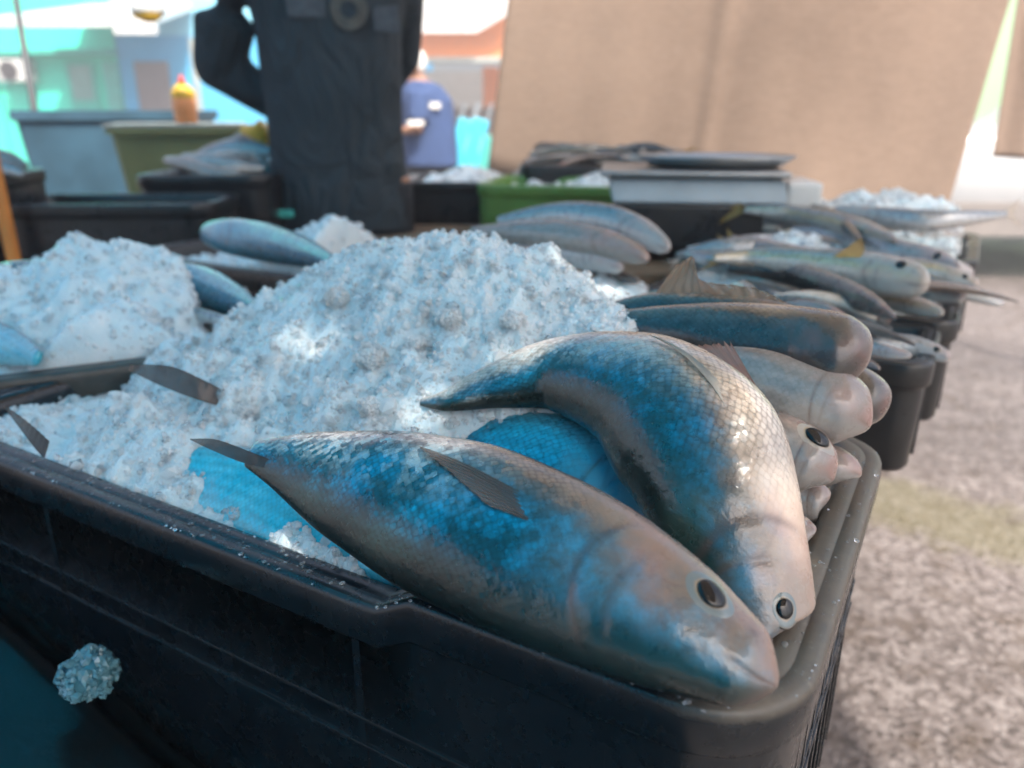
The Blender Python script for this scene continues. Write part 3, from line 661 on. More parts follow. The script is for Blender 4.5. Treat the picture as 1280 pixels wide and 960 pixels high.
def ice_heap(label, mound, inside, bounds, n, smin, smax, seed=1, res=.006, group='crushed ice heaps', big=.02, thr=-.004, chips=0):
    x0, x1, y0, y1 = bounds; nx = int((x1 - x0) / res); ny = int((y1 - y0) / res)
    X, Y = np.meshgrid(np.linspace(x0, x1, nx), np.linspace(y0, y1, ny)); SD = inside(X, Y); ok = SD > 0
    def hh(x, y): k = np.clip(inside(x, y) / .016, 0, 1); return mound.floor - .012 + (mound.h(x, y) - mound.floor + .012) * k * (2 - k)
    Z = hh(X, Y)
    idx = -np.ones(X.shape, int); V = []; 
    idx[ok] = np.arange(ok.sum()); V = np.stack([X[ok], Y[ok], Z[ok]], 1); Fc = []
    q = ok[:-1, :-1] & ok[1:, :-1] & ok[:-1, 1:] & ok[1:, 1:]
    a = idx[:-1, :-1][q]; b = idx[:-1, 1:][q]; c = idx[1:, 1:][q]; d = idx[1:, :-1][q]
    Fc = np.concatenate([np.stack([a, b, c], 1), np.stack([a, c, d], 1)])
    base = fast_mesh('crushed_ice', V, Fc, M['icebase'], None, True)
    tag(base, label, 'ice', group, 'stuff')
    r = np.random.default_rng(seed); px = x0 + (x1 - x0) * r.random(n * 4); py = y0 + (y1 - y0) * r.random(n * 4); k = inside(px, py) > 0; px, py = px[k], py[k]
    pz = hh(px, py); e = .004; gx = (hh(px + e, py) - pz) / e; gy = (hh(px, py + e) - pz) / e
    keep = (pz > mound.floor + thr) & (r.random(len(px)) < np.clip(np.sqrt(1 + gx**2 + gy**2) / 2.2, 0, 1)); px, py, pz, gx, gy = px[keep][:n], py[keep][:n], pz[keep][:n], gx[keep][:n], gy[keep][:n]
    N = np.stack([-gx, -gy, np.ones_like(gx)], 1); N /= np.linalg.norm(N, axis=1)[:, None]
    sz = smin + (smax - smin) * r.random(len(px)) ** 2.2; bigm = r.random(len(px)) < big; sz[bigm] *= 2.2
    pts = np.stack([px, py, pz], 1) + N * (sz * (r.random(len(px)) * .8 - .55))[:, None]
    g = grains('ice_grains', pts, sz, M['ice'], base, ICO1, .26, seed); g['kind'] = 'stuff'
    if chips:
        rr = np.random.default_rng(seed + 50); ii = rr.choice(len(px), min(chips, len(px)), replace=False); cs_ = .0018 + .0032 * rr.random(len(ii)) ** 2
        c2 = grains('clear_chips', np.stack([px, py, pz], 1)[ii] + N[ii] * (cs_ * .35)[:, None], cs_, M['chip'], base, ICO1, .32, seed + 51); c2['kind'] = 'stuff'
    return base
def in_rect(c, ax, hx, hy):
    ay = np.array([-ax[1], ax[0]])
    return lambda X, Y: np.minimum(hx - np.abs((X - c[0]) * ax[0] + (Y - c[1]) * ax[1]), hy - np.abs((X - c[0]) * ay[0] + (Y - c[1]) * ay[1]))
def cone(p, r0=.03, sl=.85): return (p[0], p[1], p[2], r0, sl)
# main heap of the front crate
cs = [cone(PQ(u, v, q), r0, sl) for u, v, q, r0, sl in [
    (395, 352, .30, .03, .8), (440, 318, .31, .03, .8), (490, 300, .31, .035, .8), (545, 290, .31, .035, .8), (600, 290, .31, .035, .8), (650, 306, .31, .03, .8), (700, 338, .30, .03, .8), (745, 366, .29, .03, .85),
    (330, 362, .26, .012, 1.5), (300, 376, .25, .015, 1.3), (235, 410, .22, .02, 1.0), (200, 436, .19, .015, 1.2), (270, 432, .18, .03, .9), (360, 420, .20, .04, .8)]]
cs += [cone(PQ(u, v, q), r0, sl) for u, v, q, r0, sl in [(150, 490, .095, .010, 1.6), (128, 500, .09, .010, 1.5), (180, 500, .09, .012, 1.3), (215, 520, .085, .015, 1.0), (110, 530, .07, .02, 1.0), (250, 540, .09, .02, .9), (300, 512, .11, .010, 1.3), (75, 545, .06, .015, 1.0)]]
_m0 = Mound(cs, R - .022, .0)
rc = np.random.default_rng(21)
for _ in range(110):
    p_, q_ = rc.uniform(.08, .68), rc.uniform(.05, .36); w_ = W(p_, q_, 0); z_ = _m0.h(w_[:1], w_[1:2])[0]
    if z_ > R - .005: cs.append((w_[0], w_[1], z_ + rc.uniform(.003, .011), rc.uniform(.004, .012), rc.uniform(1.3, 2.6)))
mA = Mound(cs, R - .022, .010)
inA0 = in_rect(cA + BX * .07, AX, LA / 2 - .034, WA / 2 + .035)
inA1 = in_rect(cA, AX, LA / 2 - .018, WA / 2 - .018)
inA2 = in_rect(cA + BX * .1 + AX * .02, AX, LA / 2 - .12, WA / 2 + .06)
inA = lambda X, Y: np.maximum(inA1(X, Y), inA2(X, Y))
ice_heap('tall heap of crushed ice filling the front crate behind the blue mullets', mA, inA, (-.55, .35, .25, 1.05), 22000, .0009, .0032, 5, .0026, big=.04, chips=1500)
# loose lumps lying on the heap
r = np.random.default_rng(4)
LUMP = 'loose ice lumps'
def lump(p, s, label, group=LUMP, seed=0, n=260, squash=.8, m1='icebase', m2='ice'):
    rr = np.random.default_rng(seed); b = ICO2[0]; k = 1 + .22 * np.sin(b[:, 0] * 5 + seed) * np.cos(b[:, 1] * 4 + seed * 2) + .1 * (rr.random(len(b)) - .5)
    core = fast_mesh('ice_lump', (b * k[:, None]) * np.array([s, s, s * squash]) * .88, ICO2[1], M[m1], None, True); core.location = p
    d = rr.normal(size=(n, 3)); d /= np.linalg.norm(d, axis=1)[:, None]
    kk = 1 + .22 * np.sin(d[:, 0] * 5 + seed) * np.cos(d[:, 1] * 4 + seed * 2)
    g = grains('ice_grains', d * kk[:, None] * np.array([s, s, s * squash]) * .9, s * (.07 + .13 * rr.random(n)), M[m2], core, ICO1, .26, seed); g['kind'] = 'stuff'
    return tag(core, label, 'ice lump', group)
def on_ice(u, v, s):
    for t in np.arange(.3, 1.2, .002):
        p = CAM + ray(u, v) * t
        if p[2] < mA.h(np.array([p[0]]), np.array([p[1]]))[0] + s * .4: return p
    return p
for i, (u, v, s, lb) in enumerate([(462, 446, .013, 'round pale ice lump on the heap above the arched tail'), (306, 512, .010, 'small round ice lump beside the brown tail fin'), (420, 372, .012, 'ice lump on the left shoulder of the tall heap'),
                                   (300, 372, .016, 'knobbly ice lump capping the left hump of the heap'), (560, 398, .010, 'ice lump in the middle of the tall heap'), (520, 430, .009, 'ice lump just right of the round pale lump'), (640, 400, .010, 'ice lump near the right foot of the heap'), (460, 508, .009, 'ice lump low on the heap by the scaly back')]):
    lump(on_ice(u, v, s), s, lb, seed=i + 3)
# ------------------------------------------------------------------ table and sheet under the front crates
M['sheet'] = (lambda t: (t.p(color=t.ramp(t.noise(t.obj(), 6, 5), [(.35, (.0015, .003, .004)), (.7, (.003, .007, .009))]), spec=.3, rough=.3, coat=.25, coatr=.1, normal=t.bump(t.noise(t.obj(), 90, 4), .3, .002)), t.m)[1])(NT('wet black plastic sheet'))
def surf_grid(name, x0, x1, y0, y1, res, fz, mat, thick=.003, frame=None):
    nx = max(2, int((x1 - x0) / res)); ny = max(2, int((y1 - y0) / res)); X, Y = np.meshgrid(np.linspace(x0, x1, nx), np.linspace(y0, y1, ny)); Z = fz(X, Y)
    V = np.stack([X.ravel(), Y.ravel(), Z.ravel()], 1); V2 = V - np.array([0, 0, thick]); nv = len(V); a = (np.arange(ny - 1)[:, None] * nx + np.arange(nx - 1)[None]).ravel()
    Q = np.stack([a, a + 1, a + nx + 1, a + nx], 1).tolist(); Q += [[x + nv for x in q[::-1]] for q in Q]
    bd = list(range(nx)) + [nx * (j + 1) - 1 for j in range(1, ny)] + [nx * (ny - 1) + i for i in range(nx - 2, -1, -1)] + [nx * j for j in range(ny - 2, 0, -1)]
    Q += [[y, x, x + nv, y + nv] for x, y in zip(bd, bd[1:] + bd[:1])]
    return mesh_obj(name, np.concatenate([V, V2]), Q, mat)
def table(label, c, ang, L, Wd, top, overh=.0, group='wooden stall tables'):
    t = thing('stall_table', label, 'table', (c[0], c[1], 0), group, ang)
    bm = bmesh.new(); n = max(2, int(Wd / .14))
    for k in range(n): box(bm, (0, -Wd / 2 + Wd * (k + .5) / n, top - .0125), (L, Wd / n - .004, .025), bev=.003)
    bm_obj('tabletop', bm, M['wood'], t)
    for sx in (-1, 1):
        for sy in (-1, 1):
            bm = bmesh.new(); box(bm, (sx * (L / 2 - .20), sy * (Wd / 2 - .16), (top - .025) / 2), (.05, .05, top - .025), bev=.004); bm_obj('leg', bm, M['wood'], t)
    return t
zt = R - HA
tA = cA + AX * .36 - BX * .02
table('low plank table under the front crate and the left crates', tA, ANG_A, 1.30, .66, zt - .008)
def sheet_z(p, q):
    top = R - .170 - .29 * (.584 - np.minimum(p, .75)) + .35 * np.minimum(0, q + .17) + .010 * (vnoise(p * 11, q * 11 + 3, 5) + vnoise(p * 27 + q * 9, q * 27, 6) * .5)
    return np.maximum(top - .05 * np.clip((q + .03) / .02, 0, 1), zt - .003 + .003 * vnoise(p * 9, q * 9, 8))
def sheet_obj():
    pg, qg = np.linspace(.03, .92, 90), np.linspace(-.34, .012, 40); Pm, Qm = np.meshgrid(pg, qg); Z = sheet_z(Pm, Qm); XY = C0[None, None] + Pm[..., None] * AX + Qm[..., None] * BX
    V = np.concatenate([XY.reshape(-1, 2), Z.reshape(-1, 1)], 1); n = 90; a_ = (np.arange(39)[:, None] * n + np.arange(89)[None]).ravel()
    o = mesh_obj('plastic_sheet', V, np.stack([a_, a_ + 1, a_ + n + 1, a_ + n], 1).tolist(), M['sheet']); sm = o.modifiers.new('thickness', 'SOLIDIFY'); sm.thickness = .002; sm.offset = -1
    return tag(o, 'wet black plastic sheet bunched on the table in front of the crate', 'plastic sheet')
sheet_obj()
pl = PQ(112, 842, -.038)
lump(pl, .020, 'single blue tinted ice lump fallen on the black sheet before the crate', None, 21, 420, .8, 'lumpcore', 'lumpgrain')

# ------------------------------------------------------------------ neighbouring crates
uB = unit([.894, .447]); nB = np.array([-uB[1], uB[0]]); cornerB = np.array([-.292, .822]); cB = cornerB - uB * .30 + nB * .19
meB = crate_mesh(.60, .38, .20, None, (6, 4))
crate(meB, cB, math.atan2(uB[1], uB[0]), M['black_worn'], 'black crate of icy fish set askew left of the front crate')
def PV(u, v, pt, n):
    d = ray(u, v); return CAM + d * (((pt - CAM[:2]) @ n) / (d[:2] @ n))
pB = lambda u, v, k: PV(u, v, cornerB + nB * k, nB)
mB = Mound([cone(pB(u, v, k), r0, sl) for u, v, k, r0, sl in [(95, 296, .20, .03, .9), (140, 298, .20, .03, .9), (190, 312, .20, .03, .9), (230, 334, .20, .025, .95), (50, 318, .20, .03, .9), (0, 322, .20, .03, .9), (-60, 330, .2, .03, .9),
            (125, 376, .07, .015, 1.1), (150, 372, .08, .02, 1.0), (180, 392, .08, .02, 1.0), (90, 402, .05, .015, 1.1)]], R - .035, .008, 9)
ice_heap('crushed ice over the fish in the askew left crate', mB, in_rect(cB, uB, .270, .166), (-1.1, -.1, .4, 1.3), 8000, .0012, .0040, 8, .004, chips=500)
GB = 'fish in the left crate'
def pxf(lst, z): return px_pts([(u, v, z if len(q) == 0 else q[0], w) for u, v, w, *q in lst])
fish('grey brown fish flank showing through ice at the far left', pxf([(-70, 372, 60), (0, 376, 100), (70, 372, 92), (140, 372, 50)], .035), (.1, .5, .85), 'grey', .6, 60, 36, (), group=GB, tail=False)
fish('vivid blue fish at the right end of the left crate', pxf([(170, 366, 40), (205, 362, 64), (240, 360, 62), (285, 372, 44), (320, 388, 20)], .02), (.1, .5, .85), 'azure', .6, 60, 36, (), group=GB, tail=False)
fish('dark fish under the low ice clump near the left rim', pxf([(60, 432, 30), (110, 430, 40), (180, 424, 36), (240, 410, 18)], .0), (.1, .5, .85), 'dusk', .6, 60, 36, (), group=GB, tail=False)
fish('cyan fish with pale edge cut off at the left border', pxf([(-90, 410, 60), (-30, 424, 62), (20, 436, 44), (48, 448, 20)], .015), (.1, .5, .85), 'cyan', .6, 60, 36, (), group=GB, tail=False)
fish('thin silver fish jutting from ice toward the front crate', pxf([(190, 384, 14), (220, 388, 20), (260, 396, 16), (300, 404, 8)], .02), (.1, .5, .85), 'grey', .6, 50, 32, (), group=GB, tail=False)

# middle row
meS = crate_mesh(.50, .36, .15, None, (9, 6), None, .022, .015)
meD = crate_mesh(.66, .19, .13, None, (16, 5), None, .020, .012)
meE = crate_mesh(.42, .37, .14, None, (9, 9), None, .020, .012)
def by_corner(c, L, Wd): return np.asarray(c) + AX * L / 2 + BX * Wd / 2
cD = by_corner((.437, .756), .66, .19); cE = by_corner((.560, .930), .42, .37); cF = by_corner((.775, 1.27), .55, .37)
crate(meD, cD, ANG_A, M['black'], 'long ribbed black crate lying just behind the front crate')
crate(meE, cE, ANG_A, M['black'], 'ribbed black crate of yellowish silver fish on the right')
meF = crate_mesh(.55, .37, .14, None, (9, 6), None, .020, .012)
crate(meF, cF, ANG_A, M['black'], 'black crate with snowy ice at the right end of the row', R + .015)
cG = by_corner((.09, .985), .46, .34); cC = by_corner((-.33, 1.22), .46, .34)
crate(meS, cC, ANG_A, M['black'], 'black crate behind the ice with one blue fish across it')
ctr = np.array([.30, 1.28])
table('plank table under the rows of crates on the right', (cD + cE + cF) / 3 + AX * .30, ANG_A, .70, .76, R - .148)
table('plank table under the middle crates', (cG + cC) / 2 + AX * .02 + BX * .0, ANG_A, 1.05, .42, R - .153)
# ice in the middle row
pG = lambda u, v, Y: PY(u, v, Y)
mC = Mound([cone(PY(u, v, 1.36), .03, .8) for u, v in [(400, 278), (430, 268), (460, 270), (380, 290)]] + [cone(PY(330, 330, 1.25), .05, .5)], R - .02, .010, 12)
ice_heap('crushed ice piled beside the blue fish in the crate behind', mC, in_rect(cC, AX, .20, .14), (-1, .1, 1.0, 1.9), 2600, .003, .007, 31, .004)
fish('blue backed fish lying across the crate behind the ice', pxf([(252, 290, 22), (285, 295, 44), (330, 303, 48), (375, 314, 40), (420, 330, 18)], .055), (.1, .3, .9), 'azure', .65, 70, 40, (), cat='fish', tail=False)
mD = Mound([cone(PY(u, v, y), .03, .6) for u, v, y in [(1010, 420, .93), (940, 380, 1.0), (1060, 420, .88), (900, 350, 1.1), (850, 345, 1.1)]], R - .02, .008, 14)
ice_heap('crushed ice in the long ribbed crate', mD, in_rect(cD - AX * .14, AX, .165, .066), (-.1, .6, .6, 1.3), 1400, .004, .008, 32, .009)
mE = Mound([cone((*(cE + AX * a_ + BX * b_), R + .022), .05, .35) for a_, b_ in ((-.1, -.05), (.05, .05), (.1, -.08), (-.1, .08))] + [cone(PY(u, v, y), .03, .7) for u, v, y in [(1000, 288, 1.25), (960, 300, 1.22), (1020, 300, 1.2), (930, 350, 1.15)]], R - .01, .008, 15)
ice_heap('crushed ice beneath the yellowish silver fish', mE, in_rect(cE, AX, .18, .155), (-.1, .9, .8, 1.6), 2400, .004, .009, 33, .009)
mF = Mound([cone(PY(u, v, y), .04, .6) for u, v, y in [(1080, 240, 1.55), (1120, 238, 1.5), (1160, 248, 1.47), (1040, 262, 1.55)]], R + .0, .009, 16)
ice_heap('snowy ice heap at the right end below the canvas', mF, in_rect(cF, AX, .245, .155), (0, 1.2, 1.1, 2.0), 2600, .004, .008, 34, .005)
mG = Mound([cone(PY(u, v, y), .03, .6) for u, v, y in [(800, 335, 1.12), (830, 330, 1.15), (760, 345, 1.08)]], R - .02, .008, 17)
ice_heap('crushed ice under the stack of long pale fish', mG, in_rect(cD + AX * .15, AX, .15, .066), (-.5, .4, .8, 1.6), 1500, .004, .009, 35, .009)
GG = 'long pale fish in the middle crate'
UP = (.05, .35, .94)
fish('long silvery fish on top of the middle stack, arched down at right', pxf([(838, 312, 16), (800, 292, 40, .09), (750, 276, 44, .10), (690, 270, 32, .10), (622, 276, 12, .09)], .075), UP, 'grey', .7, 70, 40, (), group=GG, tail=False)
fish('silvery pink fish lying under the topmost long fish', pxf([(812, 325, 16), (780, 312, 34, .07), (720, 298, 40, .08), (660, 292, 32, .08), (590, 290, 14, .07)], .06), UP, 'white', .7, 70, 40, (), group=GG, tail=False)
fish('grey fish half under ice at the bottom of the stack', pxf([(780, 336, 16), (740, 322, 34, .055), (690, 312, 36, .06), (620, 302, 28, .06)], .045), UP, 'grey', .7, 60, 40, (), group=GG, tail=False)
fish('short dark fish back poking from ice below the long pale stack', pxf([(800, 352, 8), (770, 344, 18), (735, 332, 16), (700, 322, 8)], .03), UP, 'dusk', .7, 50, 32, (), group=GG, tail=False)
GE = 'fish in the right hand crates'
specs = [
 ('large yellowish silver fish with its head at the right rim of the ribbed crate', [(1160, 356, 34), (1135, 350, 58), (1080, 340, 62), (1010, 330, 50), (940, 322, 30), (890, 322, 12)], .055, 'gold', ((.12, -.8),)),
 ('dark backed fish bent over beside the long ribbed crate', [(1120, 398, 10), (1085, 378, 34), (1040, 360, 42), (980, 340, 36), (910, 335, 14)], .04, 'dusk', ()),
 ('silver fish lying behind the large yellowish one', [(1200, 340, 26), (1170, 330, 44), (1110, 318, 50), (1050, 300, 40), (990, 290, 18)], .05, 'grey', ((.12, -.8),)),
 ('pale yellow sided fish near the canvas', [(1120, 300, 14), (1080, 288, 32), (1030, 276, 34), (980, 266, 24), (930, 262, 10)], .075, 'gold', ()),
 ('small pale fish with yellow tail beside the ice', [(1060, 322, 12), (1010, 318, 22), (960, 312, 26), (915, 300, 16)], .05, 'white', ()),
 ('slim silver fish low in the ribbed crate by its front rim', [(1180, 392, 14), (1150, 384, 28), (1100, 372, 30), (1040, 366, 20), (1000, 362, 10)], .02, 'gold', ()),
 ('pale fish head pointing at the corner of the ribbed crate', [(1205, 372, 18), (1185, 366, 34), (1150, 356, 36), (1100, 350, 18)], .02, 'grey', ()),
 ('thin pale fish sliding out over the front rim of the ribbed crate', [(1112, 402, 8), (1090, 392, 18), (1050, 380, 22), (1000, 372, 14)], .02, 'white', ()),
 ('grey fish with its tail hanging past the right end of the row', [(1040, 262, 16, .09), (1090, 270, 30, .085), (1150, 276, 34, .085), (1215, 272, 22, .09), (1258, 268, 10, .09)], .085, 'grey', ()),
 ('brown streaked fish crossing the ice near the right corner', [(1075, 300, 10, .07), (1060, 285, 20, .075), (1040, 270, 22, .08), (1015, 258, 10, .08)], .08, 'dusk', ()),
 ('small fish with pale tail in the long ribbed crate', [(1140, 445, 10), (1110, 440, 22), (1060, 428, 26), (1010, 418, 14)], .02, 'grey', ()),
 ('blue backed fish under ice in the long ribbed crate', [(1100, 462, 10), (1070, 450, 24), (1020, 440, 26), (970, 430, 10)], .005, 'blue', ()),
]
for lb, l, z, sk, ey in specs:
    fish(lb, [(p_, h_ * .82) for p_, h_ in pxf(l, z)], UP, sk, .7, 64, 40, ey, .007, group=GE, iris='iris_pale', tail=lb.startswith(('grey fish with', 'small', 'pale yellow')), tail_len=.16, finmat='fin_yellow' if 'yellow' in lb else 'fin_pale')
def loose_fish(n, label, group, c, ax, hx, hy, z0, z1, seed, skins, L=(.15, .22), hgt=(.012, .018), spread=.5, tails=True):
    r_ = np.random.default_rng(seed); ay = np.array([-ax[1], ax[0]])
    for i in range(n):
        o_ = ax * r_.uniform(-hx, hx) + ay * r_.uniform(-hy, hy) + np.asarray(c)[:2]; a_ = r_.normal() * spread + (math.pi if r_.random() < .35 else 0); dx = -(ax * math.cos(a_) + ay * math.sin(a_)); sd = np.array([-dx[1], dx[0]])
        ln = r_.uniform(*L); hh_ = r_.uniform(*hgt); z = z0 + (z1 - z0) * r_.random(); bend = r_.normal() * .12; dz = r_.normal() * .08; pts = []
        for f, k in ((0, .45), (.12, .8), (.35, 1.0), (.65, .8), (.88, .38), (1.0, .2)):
            xy = o_ + dx * ln * (.5 - f) + sd * bend * ln * (f - .5) ** 2 * 4; pts.append((np.array([xy[0], xy[1], z + dz * ln * (.5 - f) - .35 * ln * (f - .5) ** 2]), hh_ * k))
        fish(label, pts, (sd[0] * .4, sd[1] * .4, .9) if r_.random() < .6 else (sd[0], sd[1], .3), skins[i % len(skins)], .55, 34, 22, ((.12, -1.2),) if i % 2 else (), .0035, group=group, iris='iris_pale', tail=tails and i % 3 == 0, tail_len=.2, finmat='fin_yellow' if i % 2 else 'fin_pale', blunt=.04)
loose_fish(26, 'thin silver grey fish among many tumbled in the right hand crates', 'thin fish tumbled in the right hand crates', cE, AX, .17, .14, R + .015, R + .055, 3, ['grey', 'gold', 'white', 'gold'])
loose_fish(16, 'slim pale fish among many lying in the icy crate at the end of the row', 'slim fish in the icy end crate', cF - BX * .06, AX, .20, .09, R + .02, R + .06, 5, ['grey', 'gold', 'white'])
loose_fish(12, 'small thin fish among several lying in the long ribbed crate', 'small fish in the long ribbed crate', cD - AX * .15, AX, .14, .055, R + .005, R + .035, 7, ['grey', 'gold', 'white'], (.11, .15), (.009, .013))
rE = bpy.data.objects  # (fin standing up on the large yellowish fish)
big = [o for o in COL.objects if o.get('label', '').startswith('large yellowish')][0]
bb = [P(1040, 322, R + .09), P(1075, 322, R + .09)]
fan('dorsal_fin', bb, [Pd(1078, 296, bb[0]), Pd(1082, 312, bb[1])], M['fin_yellow'], big, np.array(big.location), n=16, m=6)
# ------------------------------------------------------------------ rear stall: scale, crates, bins
def scale(c, ang):
    t = thing('market_scale', 'pale metal market scale with a black base standing among the crates', 'scale', (c[0], c[1], c[2]), None, ang)
    bm = bmesh.new(); box(bm, (0, 0, .045), (.33, .24, .09), bev=.008); bm_obj('base', bm, M['black'], t)
    bm = bmesh.new()
    lo = [(-.165, -.13, .092), (.165, -.13, .092), (.165, .13, .092), (-.165, .13, .092)]; hi = [(-.175, -.10, .135), (.16, -.10, .135), (.16, .12, .135), (-.175, .12, .135)]
    vs = [bm.verts.new(p) for p in lo + hi]
    for f in [(0, 1, 2, 3), (4, 5, 6, 7), (0, 1, 5, 4), (1, 2, 6, 5), (2, 3, 7, 6), (3, 0, 4, 7)]: bm.faces.new([vs[i] for i in f])
    bmesh.ops.bevel(bm, geom=bm.edges[:], offset=.004, segments=2, affect='EDGES'); bm_obj('housing', bm, M['greyband'], t)
    bm = bmesh.new(); box(bm, (.20, -.02, .088), (.066, .16, .085), bev=.008); bm_obj('display_box', bm, M['white'], t)
    bm = bmesh.new(); box(bm, (-.01, .01, .1445), (.36, .25, .012), bev=.005); bm_obj('weighing_pan', bm, M['metal'], t)
    for sx in (-1, 1):
        bm = bmesh.new(); lathe(bm, [(.015, -.012), (.015, .0)], (sx * .13, -.09, 0)); bm_obj('foot', bm, M['black'], t)
sc = PD(862, 296, 1.62)
scale((sc[0], sc[1], .792), -.12)
bm = bmesh.new(); box(bm, (0, 0, -.015), (.56, .44, .03), bev=.003); o = bm_obj('plank_board', bm, M['wood']); o.location = (sc[0], sc[1] + .02, .764); tag(o, 'plank board under the market scale', 'board')
table('plank table carrying the scale board and the rear crates', (.16, 2.02), -.05, 1.1, .95, .73)
# a spacer crate carries the board
meR = crate_mesh(.46, .34, .14, None, (8, 6)); meSm = crate_mesh(.30, .26, .13, None, (6, 5))
def tray(c, ang, lb):
    bm = bmesh.new(); lathe(bm, [(.10, 0), (.13, .004), (.155, .020), (.160, .021), (.158, .017), (.133, .0), (.1, -.003)], n=40)
    for v in bm.verts: v.co.y *= .62
    o = bm_obj('steel_tray', bm, M['metal'], None, True); o.location = c; o.rotation_euler = (0, 0, ang); return tag(o, lb, 'tray')
tray((sc[0] + .04, sc[1] - .0, .792 + .1545), -.1, 'flat dark steel tray lying on top of the market scale')
RC = 'crates on the rear table'
def rcrate(u, v, t, ang, mat, lb, me=meR, group=RC):
    p = PD(u, v, t); crate(me, p[:2], ang, mat, lb, p[2], group); return p
pH = rcrate(596, 222, 2.42, -.05, M['black'], 'black crate beside the dark shirted person topped with white ice', meR)
pRd = rcrate(500, 224, 2.46, .0, M['red'], 'dark red crate half hidden behind the dark shirted person', meSm)
pGr = rcrate(714, 226, 2.08, -.22, M['green'], 'bright green crate of ice in front of the fish pile', meR)
pT = rcrate(745, 203, 2.36, -.05, M['black'], 'shallow black crate carrying the fish pile below the canvas', meR)
mH = Mound([cone(PD(582, 207, 2.42), .05, .5), cone(PD(560, 214, 2.42), .04, .5), cone(PD(605, 214, 2.42), .04, .5)], pH[2] - .02, .008, 18)
ice_heap('small white ice heap on the black crate by the person', mH, in_rect(pH[:2], np.array([1., 0]), .19, .13), (-.6, .4, 2.0, 2.8), 700, .006, .012, 36, .014)
mGr = Mound([cone(PD(740, 222, 2.06), .05, .5), cone(PD(700, 232, 2.04), .05, .5), cone(PD(770, 214, 2.1), .05, .5)], pGr[2] - .02, .008, 19)
ice_heap('crushed ice in the bright green crate', mGr, in_rect(pGr[:2], np.array([.976, -.218]), .19, .13), (-.2, .6, 1.7, 2.5), 900, .006, .012, 37, .014)
GP = 'fish piled below the canvas'
def pdf(lst, t): return [(PD(u, v, t + dt), w * t / F / 2) for u, v, w, dt in lst]
for lb, l, t, sk in [
 ('pale curled fish on the left of the rear pile', [(655, 206, 14, 0), (680, 198, 22, 0), (720, 196, 22, .05), (755, 204, 10, .1)], 2.3, 'white'),
 ('dark fish across the top of the rear pile', [(690, 190, 8, .1), (720, 184, 16, .1), (760, 188, 18, .12), (810, 196, 8, .15)], 2.32, 'dusk'),
 ('silver fish near the right end of the rear pile', [(740, 200, 12, 0), (775, 198, 20, .02), (815, 200, 20, .02), (850, 206, 8, .05)], 2.3, 'grey'),
 ('brownish fish lying at the front of the rear pile', [(760, 214, 8, -.04), (790, 210, 18, -.04), (830, 210, 18, -.02), (870, 214, 8, 0)], 2.28, 'dusk'),
 ('slim pale fish at the foot of the rear pile', [(640, 218, 8, -.02), (670, 213, 16, 0), (710, 212, 16, .02), (750, 216, 8, .05)], 2.28, 'grey')]:
    fish(lb, [(p_, h_ * .75) for p_, h_ in pdf(l, t)], UP, sk, .6, 40, 28, (), group=GP, tail_len=.2, finmat='fin_dark')
loose_fish(16, 'thin fish among many in the heap below the canvas', 'thin fish in the heap below the canvas', (pT[0], pT[1] - .02), np.array([1., 0]), .19, .12, pT[2] + .01, pT[2] + .055, 9, ['grey', 'white', 'gold'], (.16, .24), (.010, .016))
def bin_(name, label, cat, c, z0, w, d, h, taper, ang, mat, wall=.012):
    bm = bmesh.new()
    def rg(k, z, ins): return [bm.verts.new((x, y, z)) for x, y in rrect(w / 2 * k - ins, d / 2 * k - ins, .03 - ins * .3, 6, 3)]
    rings = [rg(1 - taper, 0, 0), rg(1 - taper * .1, h * .93, 0), rg(1.0, h * .93 + .001, -.012), rg(1.0, h, -.012), rg(1.0, h, wall), rg(1 - taper, .012, wall)]
    for a, b in zip(rings, rings[1:]):
        n = len(a)
        for k in range(n): bm.faces.new((a[k], a[(k + 1) % n], b[(k + 1) % n], b[k]))
    bm.faces.new(rings[0][::-1]); bm.faces.new(rings[-1])
    o = bm_obj(name, bm, mat); o.location = (c[0], c[1], z0); o.rotation_euler = (0, 0, ang); return tag(o, label, cat)
pb = PD(120, 138, 2.95); hb = .50
bin_('plastic_bin', 'large faded blue plastic bin behind the olive bin', 'bin', (pb[0], pb[1] + .2), pb[2] - hb, .62, .5, hb, .12, .10, M['bluebin'])
po = PD(196, 160, 2.45)
bin_('plastic_bin', 'olive yellow plastic bin in front of the blue bin', 'bin', (po[0] + .01, po[1] + .15), po[2] - .28, .40, .26, .28, .16, .32, M['olivebin'])
bm = bmesh.new(); box(bm, (0, 0, .006), (.43, .28, .012), bev=.004); o = bm_obj('bin_lid', bm, M['paledge']); o.location = (po[0] + .01, po[1] + .15, po[2] + .001); o.rotation_euler = (0, 0, .32); tag(o, 'pale scuffed lid on the olive bin', 'lid')
# squeeze bottle
pbt = PD(234, 155, 2.52); t = thing('squeeze_bottle', 'peach coloured squeeze bottle with yellow shoulder on the bin lid', 'bottle', (pbt[0], pbt[1], po[2] + .013))
bm = bmesh.new(); lathe(bm, [(.030, 0), (.036, .004), (.037, .07), (.036, .076)]); bm_obj('body', bm, M['orange'], t, True)
bm = bmesh.new(); lathe(bm, [(.036, .0765), (.037, .085), (.034, .10), (.022, .115), (.014, .12)]); bm_obj('shoulder', bm, M['yellow'], t, True)
bm = bmesh.new(); lathe(bm, [(.012, .1205), (.012, .128), (.006, .14), (.004, .148)]); bm_obj('cap', bm, M['redcap'], t, True)
